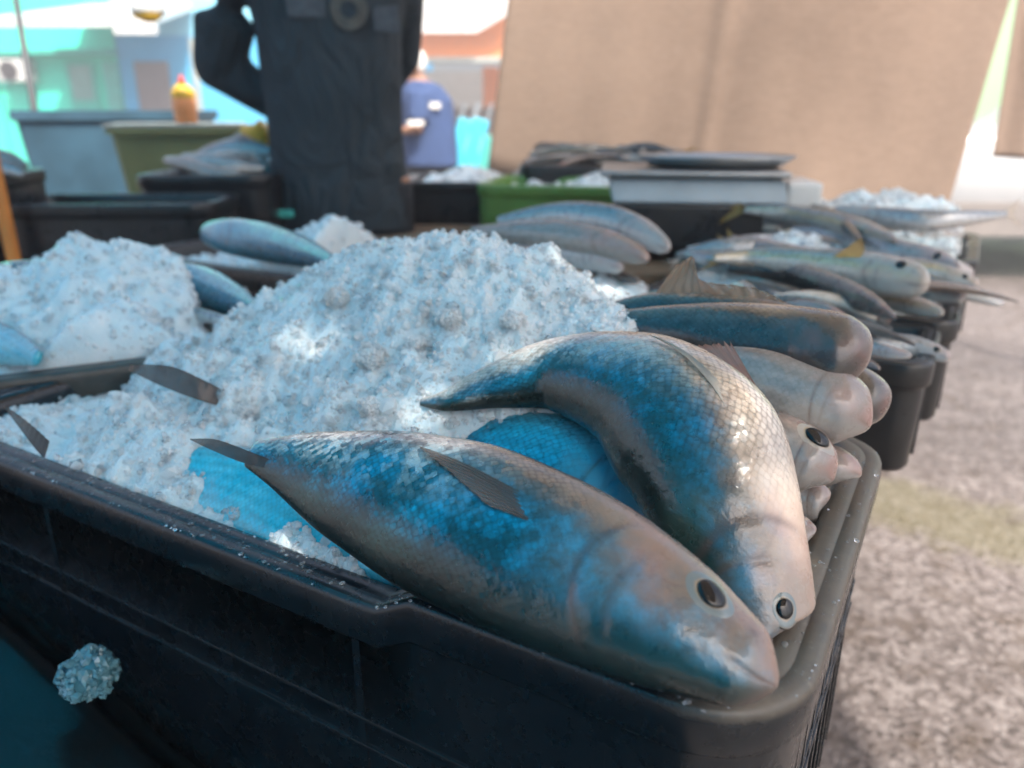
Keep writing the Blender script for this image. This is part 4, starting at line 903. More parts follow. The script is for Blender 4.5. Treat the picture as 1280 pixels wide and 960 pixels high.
# left rear crates
LC = 'crates at the left rear'
pS = rcrate(272, 214, 2.05, .03, M['black'], 'black crate heaped with pale silver fish beside the olive bin', crate_mesh(.34, .30, .18, None, (7, 6)), LC)
pLt = rcrate(150, 248, 1.80, .04, M['black'], 'low black slatted crate in front of the bins', crate_mesh(.50, .26, .16, None, (22, 10)), LC)
pLe = rcrate(-45, 215, 1.75, .15, M['black'], 'black crate of fish cut off by the left border', crate_mesh(.26, .30, .22, None, (6, 6)), LC)
GS = 'silver fish beside the olive bin'
for lb, l, t, sk in [
 ('pale fish draped over the near edge of the silver pile', [(205, 200, 10, 0), (235, 206, 18, -.04), (270, 218, 18, -.06), (300, 214, 8, -.05)], 2.02, 'white'),
 ('silver fish curving along the middle of the pile', [(225, 196, 10, 0), (255, 202, 22, 0), (290, 208, 24, .02), (330, 210, 12, .05)], 2.05, 'grey'),
 ('stout greyish fish at the right of the silver pile', [(240, 200, 14, .1), (275, 192, 32, .1), (305, 188, 34, .1), (340, 190, 14, .1)], 2.08, 'grey'),
 ('upright pale fish leaning at the top of the silver pile', [(292, 170, 10, .1), (305, 178, 20, .1), (322, 195, 22, .1), (335, 214, 12, .1)], 2.08, 'white')]:
    fish(lb, pdf(l, t), UP, sk, .7, 44, 28, (), group=GS, tail=False)
for lb, l, t, sk in [('pale fish on the crate at the left border', [(-60, 196, 10, 0), (-30, 196, 24, 0), (10, 200, 22, 0), (34, 208, 8, 0)], 1.72, 'white'),
                     ('greyish fish under the pale one at the left border', [(-70, 206, 10, 0), (-30, 208, 22, 0), (10, 212, 18, 0), (30, 218, 8, 0)], 1.70, 'grey')]:
    fish(lb, pdf(l, t), UP, sk, .7, 44, 28, (), group='fish at the left border', tail=False)
# yellow cloth, orange post
bm = bmesh.new(); ball(bm, (0, 0, .03), (.05, .05, .045), 20)
for v in bm.verts: v.co += Vector((math.sin(v.co.z * 120 + v.co.x * 60), math.cos(v.co.y * 90), math.sin(v.co.x * 110))) * .006
o = bm_obj('rag', bm, M['yellow'], None, True); q = PD(322, 172, 2.25); o.location = (q[0], q[1], q[2] - .03); tag(o, 'crumpled yellow rag behind the pale silver fish', 'rag')
table('plank table under the bins and left rear crates', (-1.22, 2.30), .06, 1.6, 1.55, pb[2] - hb - .002)
for (px_, lb) in [(pS, 'spacer'), ]:
    pass
bm = bmesh.new(); zt2 = pb[2] - hb
def plinth(c, top, w, d, lb, ang=0.0):
    b = bmesh.new(); n = 3
    for k in range(n): box(b, (0, -d / 2 + d * (k + .5) / n, top - zt2 - .012), (w, d / n - .006, .024), bev=.002)
    for s in (-1, 1): box(b, (s * (w / 2 - .03), 0, (top - zt2 - .025) / 2), (.03, d - .02, top - zt2 - .026))
    o = bm_obj('wooden_riser', b, M['wood']); o.location = (c[0], c[1], zt2); o.rotation_euler = (0, 0, ang); tag(o, lb, 'riser')
plinth(pS, pS[2] - .182, .30, .26, 'wooden riser under the crate of pale silver fish')
plinth(pLt, pLt[2] - .162, .44, .22, 'wooden riser under the low slatted crate')
plinth((po[0] + .01, po[1] + .15), po[2] - .282, .34, .24, 'wooden riser under the olive bin', .32)
bm = bmesh.new(); tube(bm, [(0, 0, 0), (0, 0, 1.0)], [.016, .014], 16); o = bm_obj('orange_post', bm, simple('orange paint', (.75, .26, .05), .5)); q = PD(-3, 230, 1.62); o.location = (q[0], q[1], 0); tag(o, 'short orange post at the left border', 'post')
bpy.data.objects.remove(bpy.data.objects['Cube']) if 'Cube' in bpy.data.objects else None

# ------------------------------------------------------------------ people
def remesh(o, vox=.012, it=6):
    m = o.modifiers.new('remesh', 'REMESH'); m.mode = 'VOXEL'; m.voxel_size = vox; m.use_smooth_shade = True
    s = o.modifiers.new('smooth', 'SMOOTH'); s.factor = .5; s.iterations = it
M['shirt'] = simple('faded black shirt cloth', (.036, .046, .054), .9, scale=4, var=.35, bump=.35, bscale=30)
_t = NT('creased black shirt cloth'); _p = _t.obj(); _m = _t.n('ShaderNodeMapping', i_Rotation=(0, .5, .3), i_Scale=(1, 1, .45)); _t.L.new(_p, _m.inputs[0]); _w = _t.noise(_m.outputs[0], 9, 3, .5, 1.6)
_t.p(color=_t.ramp(_t.noise(_p, 4, 5), [(.3, (.026, .034, .040)), (.7, (.048, .060, .070))]), rough=.9, spec=.25, normal=_t.bump(_w, .9, .045)); M['shirt'] = _t.m
M['trousers'] = simple('black trousers cloth', (.016, .018, .022), .9, scale=5, var=.2, bump=.3, bscale=30)
M['navy'] = simple('navy shirt cloth', (.035, .065, .16), .9, bump=.3, bscale=30)
M['emblem'] = simple('worn print on shirt', (.085, .09, .10), .9, var=.35, scale=40)
M['emblem2'] = simple('worn warm print on shirt', (.11, .095, .08), .9, var=.35, scale=40)
def rings(bm, lst, n=28, ex=2.4):
    """lofted torso: (x, y, z, rx, ry)"""
    rs = []
    for x, y, z, rx, ry in lst:
        ring = []
        for k in range(n):
            a = 2 * math.pi * k / n; c, s = math.cos(a), math.sin(a)
            ring.append(bm.verts.new((x + rx * np.sign(c) * abs(c) ** (2 / ex), y + ry * np.sign(s) * abs(s) ** (2 / ex), z)))
        rs.append(ring)
    for a, b in zip(rs, rs[1:]):
        for k in range(n): bm.faces.new((a[k], a[(k + 1) % n], b[(k + 1) % n], b[k]))
    bm.faces.new(rs[0][::-1]); bm.faces.new(rs[-1])
def hand(bm, w, d, side, size=.18):
    """palm + five bent fingers from wrist w along unit d; side = palm width direction"""
    w = np.array(w, float); d = unit(d); s = unit(np.array(side) - np.dot(side, d) * d); nn = np.cross(d, s)
    tube(bm, [w - d * .02, w + d * size * .2, w + d * size * .5], [(.026, .018), (.040, .017), (.041, .014)], 14)
    for i, (o, l) in enumerate([(-.030, .40), (-.010, .46), (.011, .43), (.030, .34)]):
        b = w + d * size * .48 + s * o; L = l * size
        tube(bm, [b - d * .02, b, b + d * L * .45 - nn * L * .10, b + d * L * .75 - nn * L * .32, b + d * L * .9 - nn * L * .55], [.0095, .0095, .009, .008, .006], 10)
    b = w + d * size * .12 - s * .03
    tube(bm, [b, b - s * .022 + d * .028, b - s * .03 + d * .055, b - s * .022 + d * .078], [.013, .012, .010, .007], 10)
def head(bm, c, yaw=0.0, s=1.0):
    M4 = Matrix.Translation(Vector(c)) @ Matrix.Rotation(yaw, 4, 'Z') @ Matrix.Scale(s, 4)
    b2 = bmesh.new(); ball(b2, (0, .0, .02), (.076, .095, .105), 28); ball(b2, (0, -.03, -.055), (.055, .058, .06), 20)
    for sx in (-1, 1): ball(b2, (sx * .078, .01, -.005), (.012, .02, .032), 12)
    tube(b2, [(0, -.088, .025), (0, -.105, -.012), (0, -.092, -.022)], [.010, .016, .012], 10)
    ball(b2, (0, -.083, -.052), (.024, .010, .007), 10)
    for sx in (-1, 1): ball(b2, (sx * .03, -.086, .022), (.014, .008, .008), 10); ball(b2, (sx * .032, -.088, .04), (.022, .008, .006), 10)
    tube(b2, [(0, .012, -.06), (0, .02, -.16)], [.055, .062], 18)
    b2.transform(M4); me = bpy.data.meshes.new('tmp'); b2.to_mesh(me); b2.free(); bm.from_mesh(me); bpy.data.meshes.remove(me)
def hair_cap(name, c, mat, root, yaw=0.0, s=1.0):
    b = bmesh.new(); ball(b, (0, .012, .04), (.084, .098, .098), 28)
    for v in b.verts:
        if v.co.y < -.03: v.co.z = max(v.co.z, .075 - (v.co.y + .03) * .2)
        v.co.z = max(v.co.z, -.03)
    b.transform(Matrix.Translation(Vector(c)) @ Matrix.Rotation(yaw, 4, 'Z') @ Matrix.Scale(s, 4)); o = bm_obj(name, b, mat, root, True); return o
# the seller behind the crates
px0 = PD(424, 160, 2.10); X0, Y0 = px0[0], px0[1]
t1 = thing('person', 'person in faded black long sleeved shirt, hand on hip, standing behind the crates', 'person', (X0, Y0, 0))
def L1(u, v, dy=0.0):                 # pixel -> local point on the person's plane
    p = PD(u, v, 2.10); return np.array([p[0] - X0, dy, p[2] - (p[1] - Y0) * 0.0])
bm = bmesh.new()
head(bm, (.02, .0, 1.68)); 
for sx in (-1, 1):
    tube(bm, [(sx * .10, .0, .88), (sx * .105, .0, .50), (sx * .11, .02, .09)], [(.085, .09), (.058, .062), (.04, .044)], 18)
    ball(bm, (sx * .11, -.05, .04), (.045, .12, .042), 18)
rings(bm, [(0, 0, .82, .15, .10), (0, 0, .95, .16, .105), (0, 0, 1.1, .15, .10), (.01, 0, 1.3, .17, .11), (.01, 0, 1.45, .19, .10), (.01, 0, 1.53, .07, .06)])
eL = L1(276, 82, .04); sL = np.array([-.165, .0, 1.46]); hL = L1(345, 136, .09)
tube(bm, [sL, eL, hL], [.05, .04, .026], 16); hand(bm, hL, (.75, .1, -.4), (0, -.6, -.6))
sR = np.array([.185, .0, 1.46]); eR = np.array([.15, .20, 1.20]); hR = np.array([.03, .22, 1.04])
tube(bm, [sR, eR, hR], [.05, .04, .026], 16); hand(bm, hR, (-.8, 0, -.3), (0, 0, 1))
o = bm_obj('body', bm, M['skin'], t1, True); remesh(o, .008, 3)
hair_cap('hair', (.02, 0, 1.68), M['hair'], t1)
bm = bmesh.new()
zb = L1(424, 300)[2]
rings(bm, [(L1(420, v)[0], 0, L1(420, v)[2], rx, .125) for v, rx in [(292, .200), (255, .196), (215, .187), (170, .181), (130, .183), (90, .187), (45, .190), (10, .200)]] +
      [(.012, .0, 1.40, .225, .120), (.012, .0, 1.47, .20, .10), (.015, .01, 1.52, .11, .075), (.015, .01, 1.55, .075, .07)])
tube(bm, [np.array([-.13, 0, 1.46]), np.array([-.20, .0, 1.43]), L1(302, -8, .01), L1(294, 28, .02), L1(285, 58, .03), eL], [.085, .090, .086, .081, .073, .068], 20)
ball(bm, eL, (.066, .062, .066), 18)
tube(bm, [eL, (eL + hL) / 2, hL + (.01, 0, 0)], [.064, .056, .050], 18)
tube(bm, [sR - (.03, 0, 0), (sR + eR) / 2, eR], [.080, .068, .058], 18); ball(bm, eR, (.058, .058, .058), 16)
tube(bm, [eR, (eR + hR) / 2, hR], [.056, .050, .042], 18)
o = bm_obj('shirt', bm, M['shirt'], t1, True); remesh(o, .009, 14)
bm = bmesh.new()
rings(bm, [(0, 0, .78, .175, .115), (0, 0, .90, .178, .118), (-.005, 0, zb + .03, .180, .117)])
for sx in (-1, 1): tube(bm, [(sx * .092, 0, .86), (sx * .105, 0, .5), (sx * .11, .02, .08)], [(.095, .105), (.080, .085), (.065, .07)], 20)
o = bm_obj('trousers', bm, M['trousers'], t1, True); remesh(o, .012, 5)
# chest print: band, ring, disc (raised a hair above the cloth)
def print_on(name, verts_uv, mat, dy=-.131):
    b = bmesh.new(); vs = [b.verts.new((x, dy, z)) for x, z in verts_uv]; f = b.faces.new(vs); r_ = bmesh.ops.extrude_face_region(b, geom=[f])
    bmesh.ops.translate(b, verts=[g for g in r_['geom'] if isinstance(g, bmesh.types.BMVert)], vec=(0, .004, 0)); return bm_obj(name, b, mat, t1)
def lp(u, v): q = L1(u, v); return (q[0], q[2])
print_on('chest_print_band', [lp(386, 9), lp(430, 9), lp(430, 33), lp(388, 33)], M['emblem'], -.130)
print_on('chest_print_band', [lp(484, 22), lp(512, 20), lp(512, 50), lp(484, 48)], M['emblem'], -.128)
cx, cz = lp(457, 25); rr_ = .046
def disc(b, r0, r1, dy, n=40):
    a = [[b.verts.new((cx + r * math.cos(2 * math.pi * k / n), dy + d, cz + r * math.sin(2 * math.pi * k / n))) for k in range(n)] for r, d in ((r0, 0), (r1, 0), (r1, .004), (r0, .004))]
    for i in range(4):
        for k in range(n): b.faces.new((a[i][k], a[i][(k + 1) % n], a[(i + 1) % 4][(k + 1) % n], a[(i + 1) % 4][k]))
b = bmesh.new(); disc(b, .001, .046, -.1315); pr = bm_obj('chest_print_disc', b, M['emblem2'], t1); b = bmesh.new(); disc(b, .001, .020, -.1335); bm_obj('chest_print_star', b, M['shirt'], pr)
b = bmesh.new(); q = L1(362, 264); box(b, (q[0], -.134, q[2]), (.055, .012, .022), bev=.008); bm_obj('teal_pouch_tag', b, M['teal'], t1)
# far customer
q = PD(532, 150, 4.9); X2, Y2 = q[0], q[1]
t2 = thing('person', 'person in a navy shirt and white cap leaning over a far counter', 'person', (X2, Y2, 0))
bm = bmesh.new(); H2 = (-.08, -.05, 1.30)
head(bm, H2, rad(-60), .95)
rings(bm, [(.02, 0, .72, .15, .12), (.02, 0, .85, .16, .12), (.02, 0, 1.0, .15, .12), (.0, -.01, 1.12, .16, .11), (-.03, -.02, 1.20, .12, .09), (-.06, -.04, 1.26, .06, .06)])
for sx in (-1, 1):
    tube(bm, [(sx * .09, 0, .78), (sx * .10, -.03, .45), (sx * .10, .0, .08)], [.085, .06, .042], 16); ball(bm, (sx * .10, -.05, .04), (.042, .11, .04), 14)
for sy, ex in ((-.12, 0), (.10, 0)):
    s0 = (-.02, sy, 1.16); e0 = (-.03, sy * 1.5, .95); h0 = (-.20, sy * 1.2, .93)
    tube(bm, [s0, e0, h0], [.05, .040, .027], 14); hand(bm, h0, (-1, 0, -.2), (0, 1, 0))
o = bm_obj('body', bm, M['skin'], t2, True); remesh(o, .009, 3)
bm = bmesh.new()
rings(bm, [(.02, 0, .72, .185, .15), (.02, 0, .85, .18, .145), (.02, 0, 1.0, .17, .14), (.0, -.01, 1.12, .175, .13), (-.02, -.02, 1.20, .13, .11), (-.05, -.03, 1.235, .08, .08)])
for sy in (-.12, .10): tube(bm, [(-.02, sy, 1.16), (-.03, sy * 1.4, .99)], [.075, .065], 16)
o = bm_obj('shirt', bm, M['navy'], t2, True); remesh(o, .012, 4)
bm = bmesh.new()
rings(bm, [(.02, 0, .70, .17, .14), (.02, 0, .80, .175, .145)])
for sx in (-1, 1): tube(bm, [(sx * .085, 0, .74), (sx * .1, -.02, .45), (sx * .10, .0, .08)], [.10, .08, .065], 16)
o = bm_obj('trousers', bm, M['trousers'], t2, True); remesh(o, .014, 4)
hair_cap('cap', H2, M['cloth_white'], t2, rad(-60), .98)
b = bmesh.new(); box(b, (.06, -.149, 1.085), (.10, .012, .035), bev=.004); bm_obj('shoulder_stripe', b, M['cloth_white'], t2)
b = bmesh.new(); box(b, (-.035, -.245, .985), (.10, .012, .03), rz=.2, bev=.004); bm_obj('sleeve_hem', b, M['cloth_white'], t2)
# ------------------------------------------------------------------ hanging canvas and tarps
def cloth_mat(name, col, tr, trw=.5, weave=900, mottle=.25, var=(.85, 1.12), vscale=2.2):
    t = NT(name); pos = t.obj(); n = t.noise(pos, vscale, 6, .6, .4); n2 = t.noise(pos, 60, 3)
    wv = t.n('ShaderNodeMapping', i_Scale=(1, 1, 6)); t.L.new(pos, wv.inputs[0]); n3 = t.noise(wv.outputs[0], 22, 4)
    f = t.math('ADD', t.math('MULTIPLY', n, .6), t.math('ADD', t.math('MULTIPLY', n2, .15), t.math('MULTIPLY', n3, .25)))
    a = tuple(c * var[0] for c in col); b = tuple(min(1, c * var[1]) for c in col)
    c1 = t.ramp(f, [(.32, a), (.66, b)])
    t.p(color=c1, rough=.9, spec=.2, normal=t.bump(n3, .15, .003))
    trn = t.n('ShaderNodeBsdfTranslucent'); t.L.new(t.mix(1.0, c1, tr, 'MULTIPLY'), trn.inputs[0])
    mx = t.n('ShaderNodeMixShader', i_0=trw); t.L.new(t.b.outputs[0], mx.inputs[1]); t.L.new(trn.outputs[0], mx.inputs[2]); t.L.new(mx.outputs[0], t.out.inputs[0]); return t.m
M['canvas'] = cloth_mat('beige sack canvas', (.33, .245, .195), (1, .97, .93), .38, var=(.72, 1.22), vscale=1.1)  # wide tone range stands in for soft shadow bands on the cloth
M['bluetarp'] = cloth_mat('blue plastic tarp', (.05, .50, .66), (.9, 1.0, 1.0), .72)
M['paletarp'] = cloth_mat('pale cream tarp', (.74, .68, .60), (1, .97, .93), .5)
YC = 2.70
def cloth_sheet(name, mat, corners, n=60, m=50, fn=None, thick=.002, holes=()):
    """corners: top-left, top-right, bottom-left, bottom-right"""
    tl, tr, bl, br = [np.array(c, float) for c in corners]; V = []
    for j in range(m):
        for i in range(n):
            u, v = i / (n - 1), j / (m - 1); p = (tl * (1 - u) + tr * u) * (1 - v) + (bl * (1 - u) + br * u) * v
            V.append(p + (fn(u, v) if fn else 0))
    V = np.array(V); nv = len(V); Q = []
    for j in range(m - 1):
        for i in range(n - 1): a = j * n + i; Q.append((a, a + 1, a + n + 1, a + n))
    if len(holes): cen = V[np.array(Q)].mean(1); Q = [q for q, c_ in zip(Q, cen) if all(np.hypot(c_[0] - h_[0], c_[1] - h_[1]) > h_[2] for h_ in holes)]
    o = mesh_obj(name, V, Q, mat, None, True); sm = o.modifiers.new('thickness', 'SOLIDIFY'); sm.thickness = thick; return o
tlc = PY(652, 0, YC); trc = PY(1266, 0, YC); blc = PY(634, 214, YC); brc = PY(1180, 268, YC)
tl2 = tlc + (tlc - PY(650, 120, YC)) * 2.2; tr2 = trc + (trc - brc) * .78
ztop = 2.25
up_l = tlc + np.array([-.0, 0, ztop - tlc[2]]); k = (ztop - trc[2]) / (trc[2] - brc[2]); up_r = trc + (trc - brc) * k
def cfn(u, v):
    w = np.array([0, 1.0, 0]); d = .010 * math.sin(u * 15 + v * 1.5) * v + .004 * math.sin(u * 41 + 2) * (.3 + v * .7) + .012 * math.sin(u * 5 + v * 6)
    e = max(0, (v - .45)) * np.exp(-(u / .035) ** 2)
    return w * (d - .0) + np.array([-.16 * e, -.05 * e, 0]) + np.array([0, -.02, 0]) * math.exp(-((u - .43) / .02) ** 2)
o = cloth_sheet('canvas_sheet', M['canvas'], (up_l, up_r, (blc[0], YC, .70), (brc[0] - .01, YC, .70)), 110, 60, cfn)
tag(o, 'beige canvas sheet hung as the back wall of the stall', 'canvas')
# pole behind the canvas
def pole(name, label, a, b, r, mat, cat='pole', group=None):
    b_ = bmesh.new(); a = np.array(a, float); tube(b_, [np.zeros(3), np.array(b) - a], r, 16); o = bm_obj(name, b_, mat, None, True); o.location = a; return tag(o, label, cat, group)
M['polegrey'] = simple('dark grey pole paint', (.045, .05, .055), .5)
GPole = 'stall poles'
pv = PY(880, 120, YC)
pole('stall_pole', 'grey stall pole standing close behind the canvas', (pv[0] + .87, YC + .6, 0), (pv[0] + .87, YC + .6, 3.2), .04, M['polegrey'], group=GPole)
a = PD(42, 130, 3.2); b = PD(20, 0, 3.2); kk = (2.27 - a[2]) / (b[2] - a[2]); top = a + (b - a) * kk; kk = -a[2] / (b[2] - a[2]); bot = a + (b - a) * kk
pole('stall_pole', 'thin dark leaning pole before the turquoise house', bot, top, .014, M['polegrey'], group=GPole)
sun_dir = unit([.30, -.60, .95])      # towards the sun
def hole_at(u, v, z, rad_): return hole_p(P(u, v, R + z), rad_)
def hole_p(p, rad_, zt_=2.28):
    q = p + sun_dir * (zt_ - p[2]) / sun_dir[2]; return (q[0], q[1], rad_)
def tarp(label, x0, x1, y0, y1, z, mat, sag=.08, n=40, holes=()):
    def fn(u, v): return np.array([0, 0, -sag * (math.sin(u * math.pi) * math.sin(v * math.pi)) + .02 * math.sin(u * 9) * math.sin(v * 7)])
    o = cloth_sheet('overhead_tarp', mat, ((x0, y0, z), (x1, y0, z), (x0, y1, z), (x1, y1, z)), n, n, fn, .002, holes); return tag(o, label, 'tarp')
tarp('blue plastic tarp stretched over the left of the stall', -2.4, .10, -2.9, 1.90, 2.28, M['bluetarp'])
tarp('cream tarp with holes added for sun patches stretched over the right of the stall', .05, 1.36, -1.2, 1.78, 2.31, M['paletarp'], .05, 130,
     [hole_p(f1.surf(.80, -.95)[0], .026), hole_p(f1.surf(.55, -.75)[0], .022), hole_p(f2.surf(.76, -.8)[0], .020), hole_p(f2.surf(.42, -.6)[0], .013)] +  # holes added so sun patches fall on fish and ice
     [hole_at(_r.uniform(330, 1060), _r.uniform(300, 640), _r.uniform(.04, .10), .0095) for _r in [random.Random(5)] for _ in range(34)])
for i, (x, y, lb) in enumerate([(-2.38, -2.85, 'dark stall pole at the near left corner of the blue tarp'), (1.34, -1.15, 'dark stall pole at the near right corner of the cream tarp')]):
    pole('stall_pole', lb, (x, y, 0), (x, y, 2.3), .02, M['polegrey'], group=GPole)
o = cloth_sheet('fill_curtain', M['bluetarp'], ((-2.4, -1.9, 2.25), (.25, -1.9, 2.25), (-2.4, -1.95, .35), (.25, -1.95, .35)), 70, 40, lambda u, v: np.array([0, .05 * math.sin(u * 26) * (.3 + v), 0]))  # unseen, added to keep white light out and turn the front blue
tag(o, 'unseen blue curtain added at the near side to tint and block light', 'tarp')
# yellow bag hanging from the tarp edge
q = PD(184, 6, 2.7); bm = bmesh.new(); lathe(bm, [(.012, .16), (.03, .12), (.055, .06), (.058, .0), (.05, -.04), (.02, -.055)], n=24)
for v in bm.verts: v.co.x += .008 * math.sin(v.co.z * 70 + v.co.y * 40); v.co.y += .006 * math.cos(v.co.z * 60)
t = thing('hanging_bag', 'yellow and white plastic bag hanging above the bins', 'bag', (q[0], q[1], q[2])); bm_obj('bag', bm, M['yellow'], t, True)
bm = bmesh.new(); lathe(bm, [(.0575, .02), (.0605, .018), (.0595, -.02), (.056, -.03), (.05, -.03)], n=24); bm_obj('label_band', bm, M['white'], t, True)
bm = bmesh.new(); tube(bm, [(0, 0, .155), (0, 0, 2.27 - q[2])], .002, 8); bm_obj('string', bm, M['white'], t)

# ------------------------------------------------------------------ ground
def ground_mat():
    t = NT('wet rough concrete'); pos = t.gen(); big = t.noise(pos, .9, 5, .6, .5); md = t.noise(pos, 9, 5, .65); fn = t.noise(pos, 60, 5, .75)
    vo = t.n('ShaderNodeTexVoronoi', i_Scale=75.0, i_Randomness=1.0); t.L.new(pos, vo.inputs['Vector'])
    peb = t.ramp(vo.outputs['Distance'], [(.0, 0.0), (.5, 1.0)])
    hue = t.n('ShaderNodeSeparateColor'); t.L.new(vo.outputs['Color'], hue.inputs[0])
    c = t.ramp(t.math('ADD', t.math('MULTIPLY', hue.outputs[0], .55), t.math('MULTIPLY', fn, .5)), [(.15, (.036, .027, .024)), (.40, (.098, .079, .073)), (.58, (.145, .122, .115)), (.85, (.225, .198, .19))])
    c = t.mix(t.math('MULTIPLY', t.ramp(md, [(.52, 0.0), (.7, 1.0)]), .55), c, (.10, .068, .042))
    # a damp mossy streak
    g = t.n('ShaderNodeMapping', vector_type='TEXTURE', i_Location=(1.32, 1.75, 0), i_Rotation=(0, 0, -.75)); t.L.new(pos, g.inputs[0]); sx = t.n('ShaderNodeSeparateXYZ'); t.L.new(g.outputs[0], sx.inputs[0])
    yy = t.math('ABSOLUTE', t.math('ADD', sx.outputs[1], t.math('MULTIPLY', t.math('SUBTRACT', md, .5), .35))); moss = t.math('MULTIPLY', t.ramp(yy, [(.10, 1.0), (.2, 0.0)]), t.ramp(t.math('ABSOLUTE', sx.outputs[0]), [(.5, 1.0), (.8, 0.0)]))
    c = t.mix(t.math('MULTIPLY', moss, .45), c, (.125, .115, .045))
    wet = t.ramp(t.math('ADD', big, t.math('MULTIPLY', t.math('SUBTRACT', md, .5), .8)), [(.42, 0.0), (.6, 1.0)])
    c = t.mix(wet, c, t.mix(1.0, c, (.72, .70, .70), 'MULTIPLY'))
    rg = t.math('SUBTRACT', .75, t.math('MULTIPLY', t.math('MULTIPLY', wet, t.ramp(fn, [(.42, 1.0), (.56, .25)])), .55))
    t.p(color=c, rough=rg, normal=t.bump(t.math('ADD', t.math('MULTIPLY', peb, .6), t.math('MULTIPLY', fn, .8)), .8, .007)); return t.m
bm = bmesh.new(); vs = [bm.verts.new(p) for p in ((-120, -60, 0), (120, -60, 0), (120, 200, 0), (-120, 200, 0))]; bm.faces.new(vs); o = bm_obj('ground', bm, ground_mat()); o['kind'] = 'structure'

# ------------------------------------------------------------------ houses, car and other things behind
M['turq'] = simple('turquoise wall paint', (.03, .74, .56), .8, scale=.8, var=.12, bump=.1)
M['turq2'] = simple('darker turquoise paint', (.03, .50, .40), .8, scale=1, var=.12)
M['sky_blue'] = simple('light blue wall paint', (.05, .42, .74), .8, scale=.8, var=.12, bump=.1)
M['pale_blue'] = simple('pale blue wall paint', (.25, .68, .88), .8, scale=.8, var=.08)
M['greydoor'] = simple('grey brown door', (.20, .17, .17), .7)
M['orange_w'] = simple('orange wall paint', (.85, .30, .10), .8, scale=.8, var=.1)
M['stucco'] = simple('grey stucco', (.20, .18, .17), .9)
M['greenw'] = simple('pale green wall', (.30, .48, .27), .8, scale=.8, var=.1)
YB = 13.5
def bx_px(bm, u0, u1, v0, v1, Y, dep, proud=0.0, bev=.01):
    p0 = PY(u0, v1, Y); p1 = PY(u1, v0, Y)
    x0, x1, z0, z1 = p0[0], p1[0], p0[2], p1[2]
    if u0 < -100: x0 = u0 / 100.0
    box(bm, ((x0 + x1) / 2, Y + dep / 2 - proud, (z0 + z1) / 2), (x1 - x0, dep, z1 - z0), bev=bev)
def wall_box(root, name, x0, x1, z0, z1, y, dep, mat, bev=0.0):
    b = bmesh.new(); box(b, ((x0 + x1) / 2, y + dep / 2, (z0 + z1) / 2), (x1 - x0, dep, z1 - z0), bev=bev); return bm_obj(name, b, mat, root)
def U(u, v=100, Y=YB): return PY(u, v, Y)[0]
def Zv(v, Y=YB): return PY(640, v, Y)[2]
h = thing('house', 'turquoise house with a grey air conditioner at the far left', 'house', (0, 0, 0), 'painted houses across the street')
wall_box(h, 'wall', -15, U(150), 0, 5.2, YB, 4, M['turq'])
wall_box(h, 'eave', -15, U(152), Zv(70), Zv(62), YB - .35, .35 - .003, M['turq2'], .02)
d = wall_box(h, 'door', U(86), U(122), 0, Zv(78), YB - .05, .05 - .003, M['turq2'], .01)
wall_box(d, 'pane', U(91), U(117), Zv(125), Zv(82), YB - .065, .012, simple('grey green glass', (.16, .36, .33), .2))
wall_box(h, 'door', U(132), U(150), 0, Zv(78), YB - .05, .05 - .003, M['teal'], .01)
w = wall_box(h, 'window', U(0), U(14), Zv(110), Zv(76), YB - .05, .05 - .003, M['turq2'], .01)
wall_box(h, 'corner_pillar', U(-12), U(-2), 0, Zv(70), YB - .12, .12 - .003, M['turq'], .01)
ac = wall_box(h, 'air_conditioner', U(17), U(50), Zv(103), Zv(76), YB - .40, .35, M['white'], .02)
b = bmesh.new(); lathe(b, [(.14, 0), (.14, .02), (.02, .022)], n=24); b.transform(Matrix.Translation((U(32), YB - .405, (Zv(103) + Zv(76)) / 2)) @ Matrix.Rotation(math.pi / 2, 4, 'X')); bm_obj('fan_grille', b, M['dark'], ac)
h = thing('house', 'light blue house with a grey door and white awning', 'house', (0, 0, 0), 'painted houses across the street')
wall_box(h, 'wall', U(151), U(512), 0, Zv(44), YB + .02, 4, M['sky_blue'])
wall_box(h, 'upper_wall', U(151), U(512), Zv(44) + .003, 5.0, YB + .02, 4, M['pale_blue'])
d = wall_box(h, 'door', U(171), U(213), 0, Zv(77), YB - .04, .055, M['greydoor'], .01)
b = bmesh.new(); ball(b, (U(208), YB - .06, 1.0), (.04, .03, .04), 12); bm_obj('handle', b, M['metal'], d, True)
b = bmesh.new(); x0, x1 = U(62), U(252); z0, z1 = Zv(47), Zv(30)
vs = [b.verts.new(p) for p in ((x0, YB - 1.7, z0), (x1, YB - 1.7, z0), (x1, YB - .005, z1 + .2), (x0 + .9, YB - .005, z1 + .2), (x0, YB - 1.7, z0 + .09), (x1, YB - 1.7, z0 + .09), (x1, YB - .005, z1 + .29), (x0 + .9, YB - .005, z1 + .29))]
for f in [(0, 1, 2, 3), (4, 5, 6, 7), (0, 1, 5, 4), (1, 2, 6, 5), (2, 3, 7, 6), (3, 0, 4, 7)]: b.faces.new([vs[i] for i in f])
bm_obj('awning', b, M['white'], h)
wall_box(h, 'awning_valance', U(216), U(262), Zv(56), Zv(34), YB - 1.78, .05, M['white'], .01)
wall_box(h, 'down_pipe', U(244), U(250), 0, Zv(48), YB - .07, .06, M['paledge'], .01)
h = thing('shop', 'low orange fronted shop with a dark open interior', 'shop', (0, 0, 0))
YO = 12.5
uo = lambda u: PY(u, 100, YO)[0]; zo = lambda v: PY(640, v, YO)[2]
wall_box(h, 'fascia', uo(470), uo(760), zo(71), zo(18), YO, .3, M['orange_w'], .01)
b = bmesh.new(); random.seed(3); xx = uo(540)
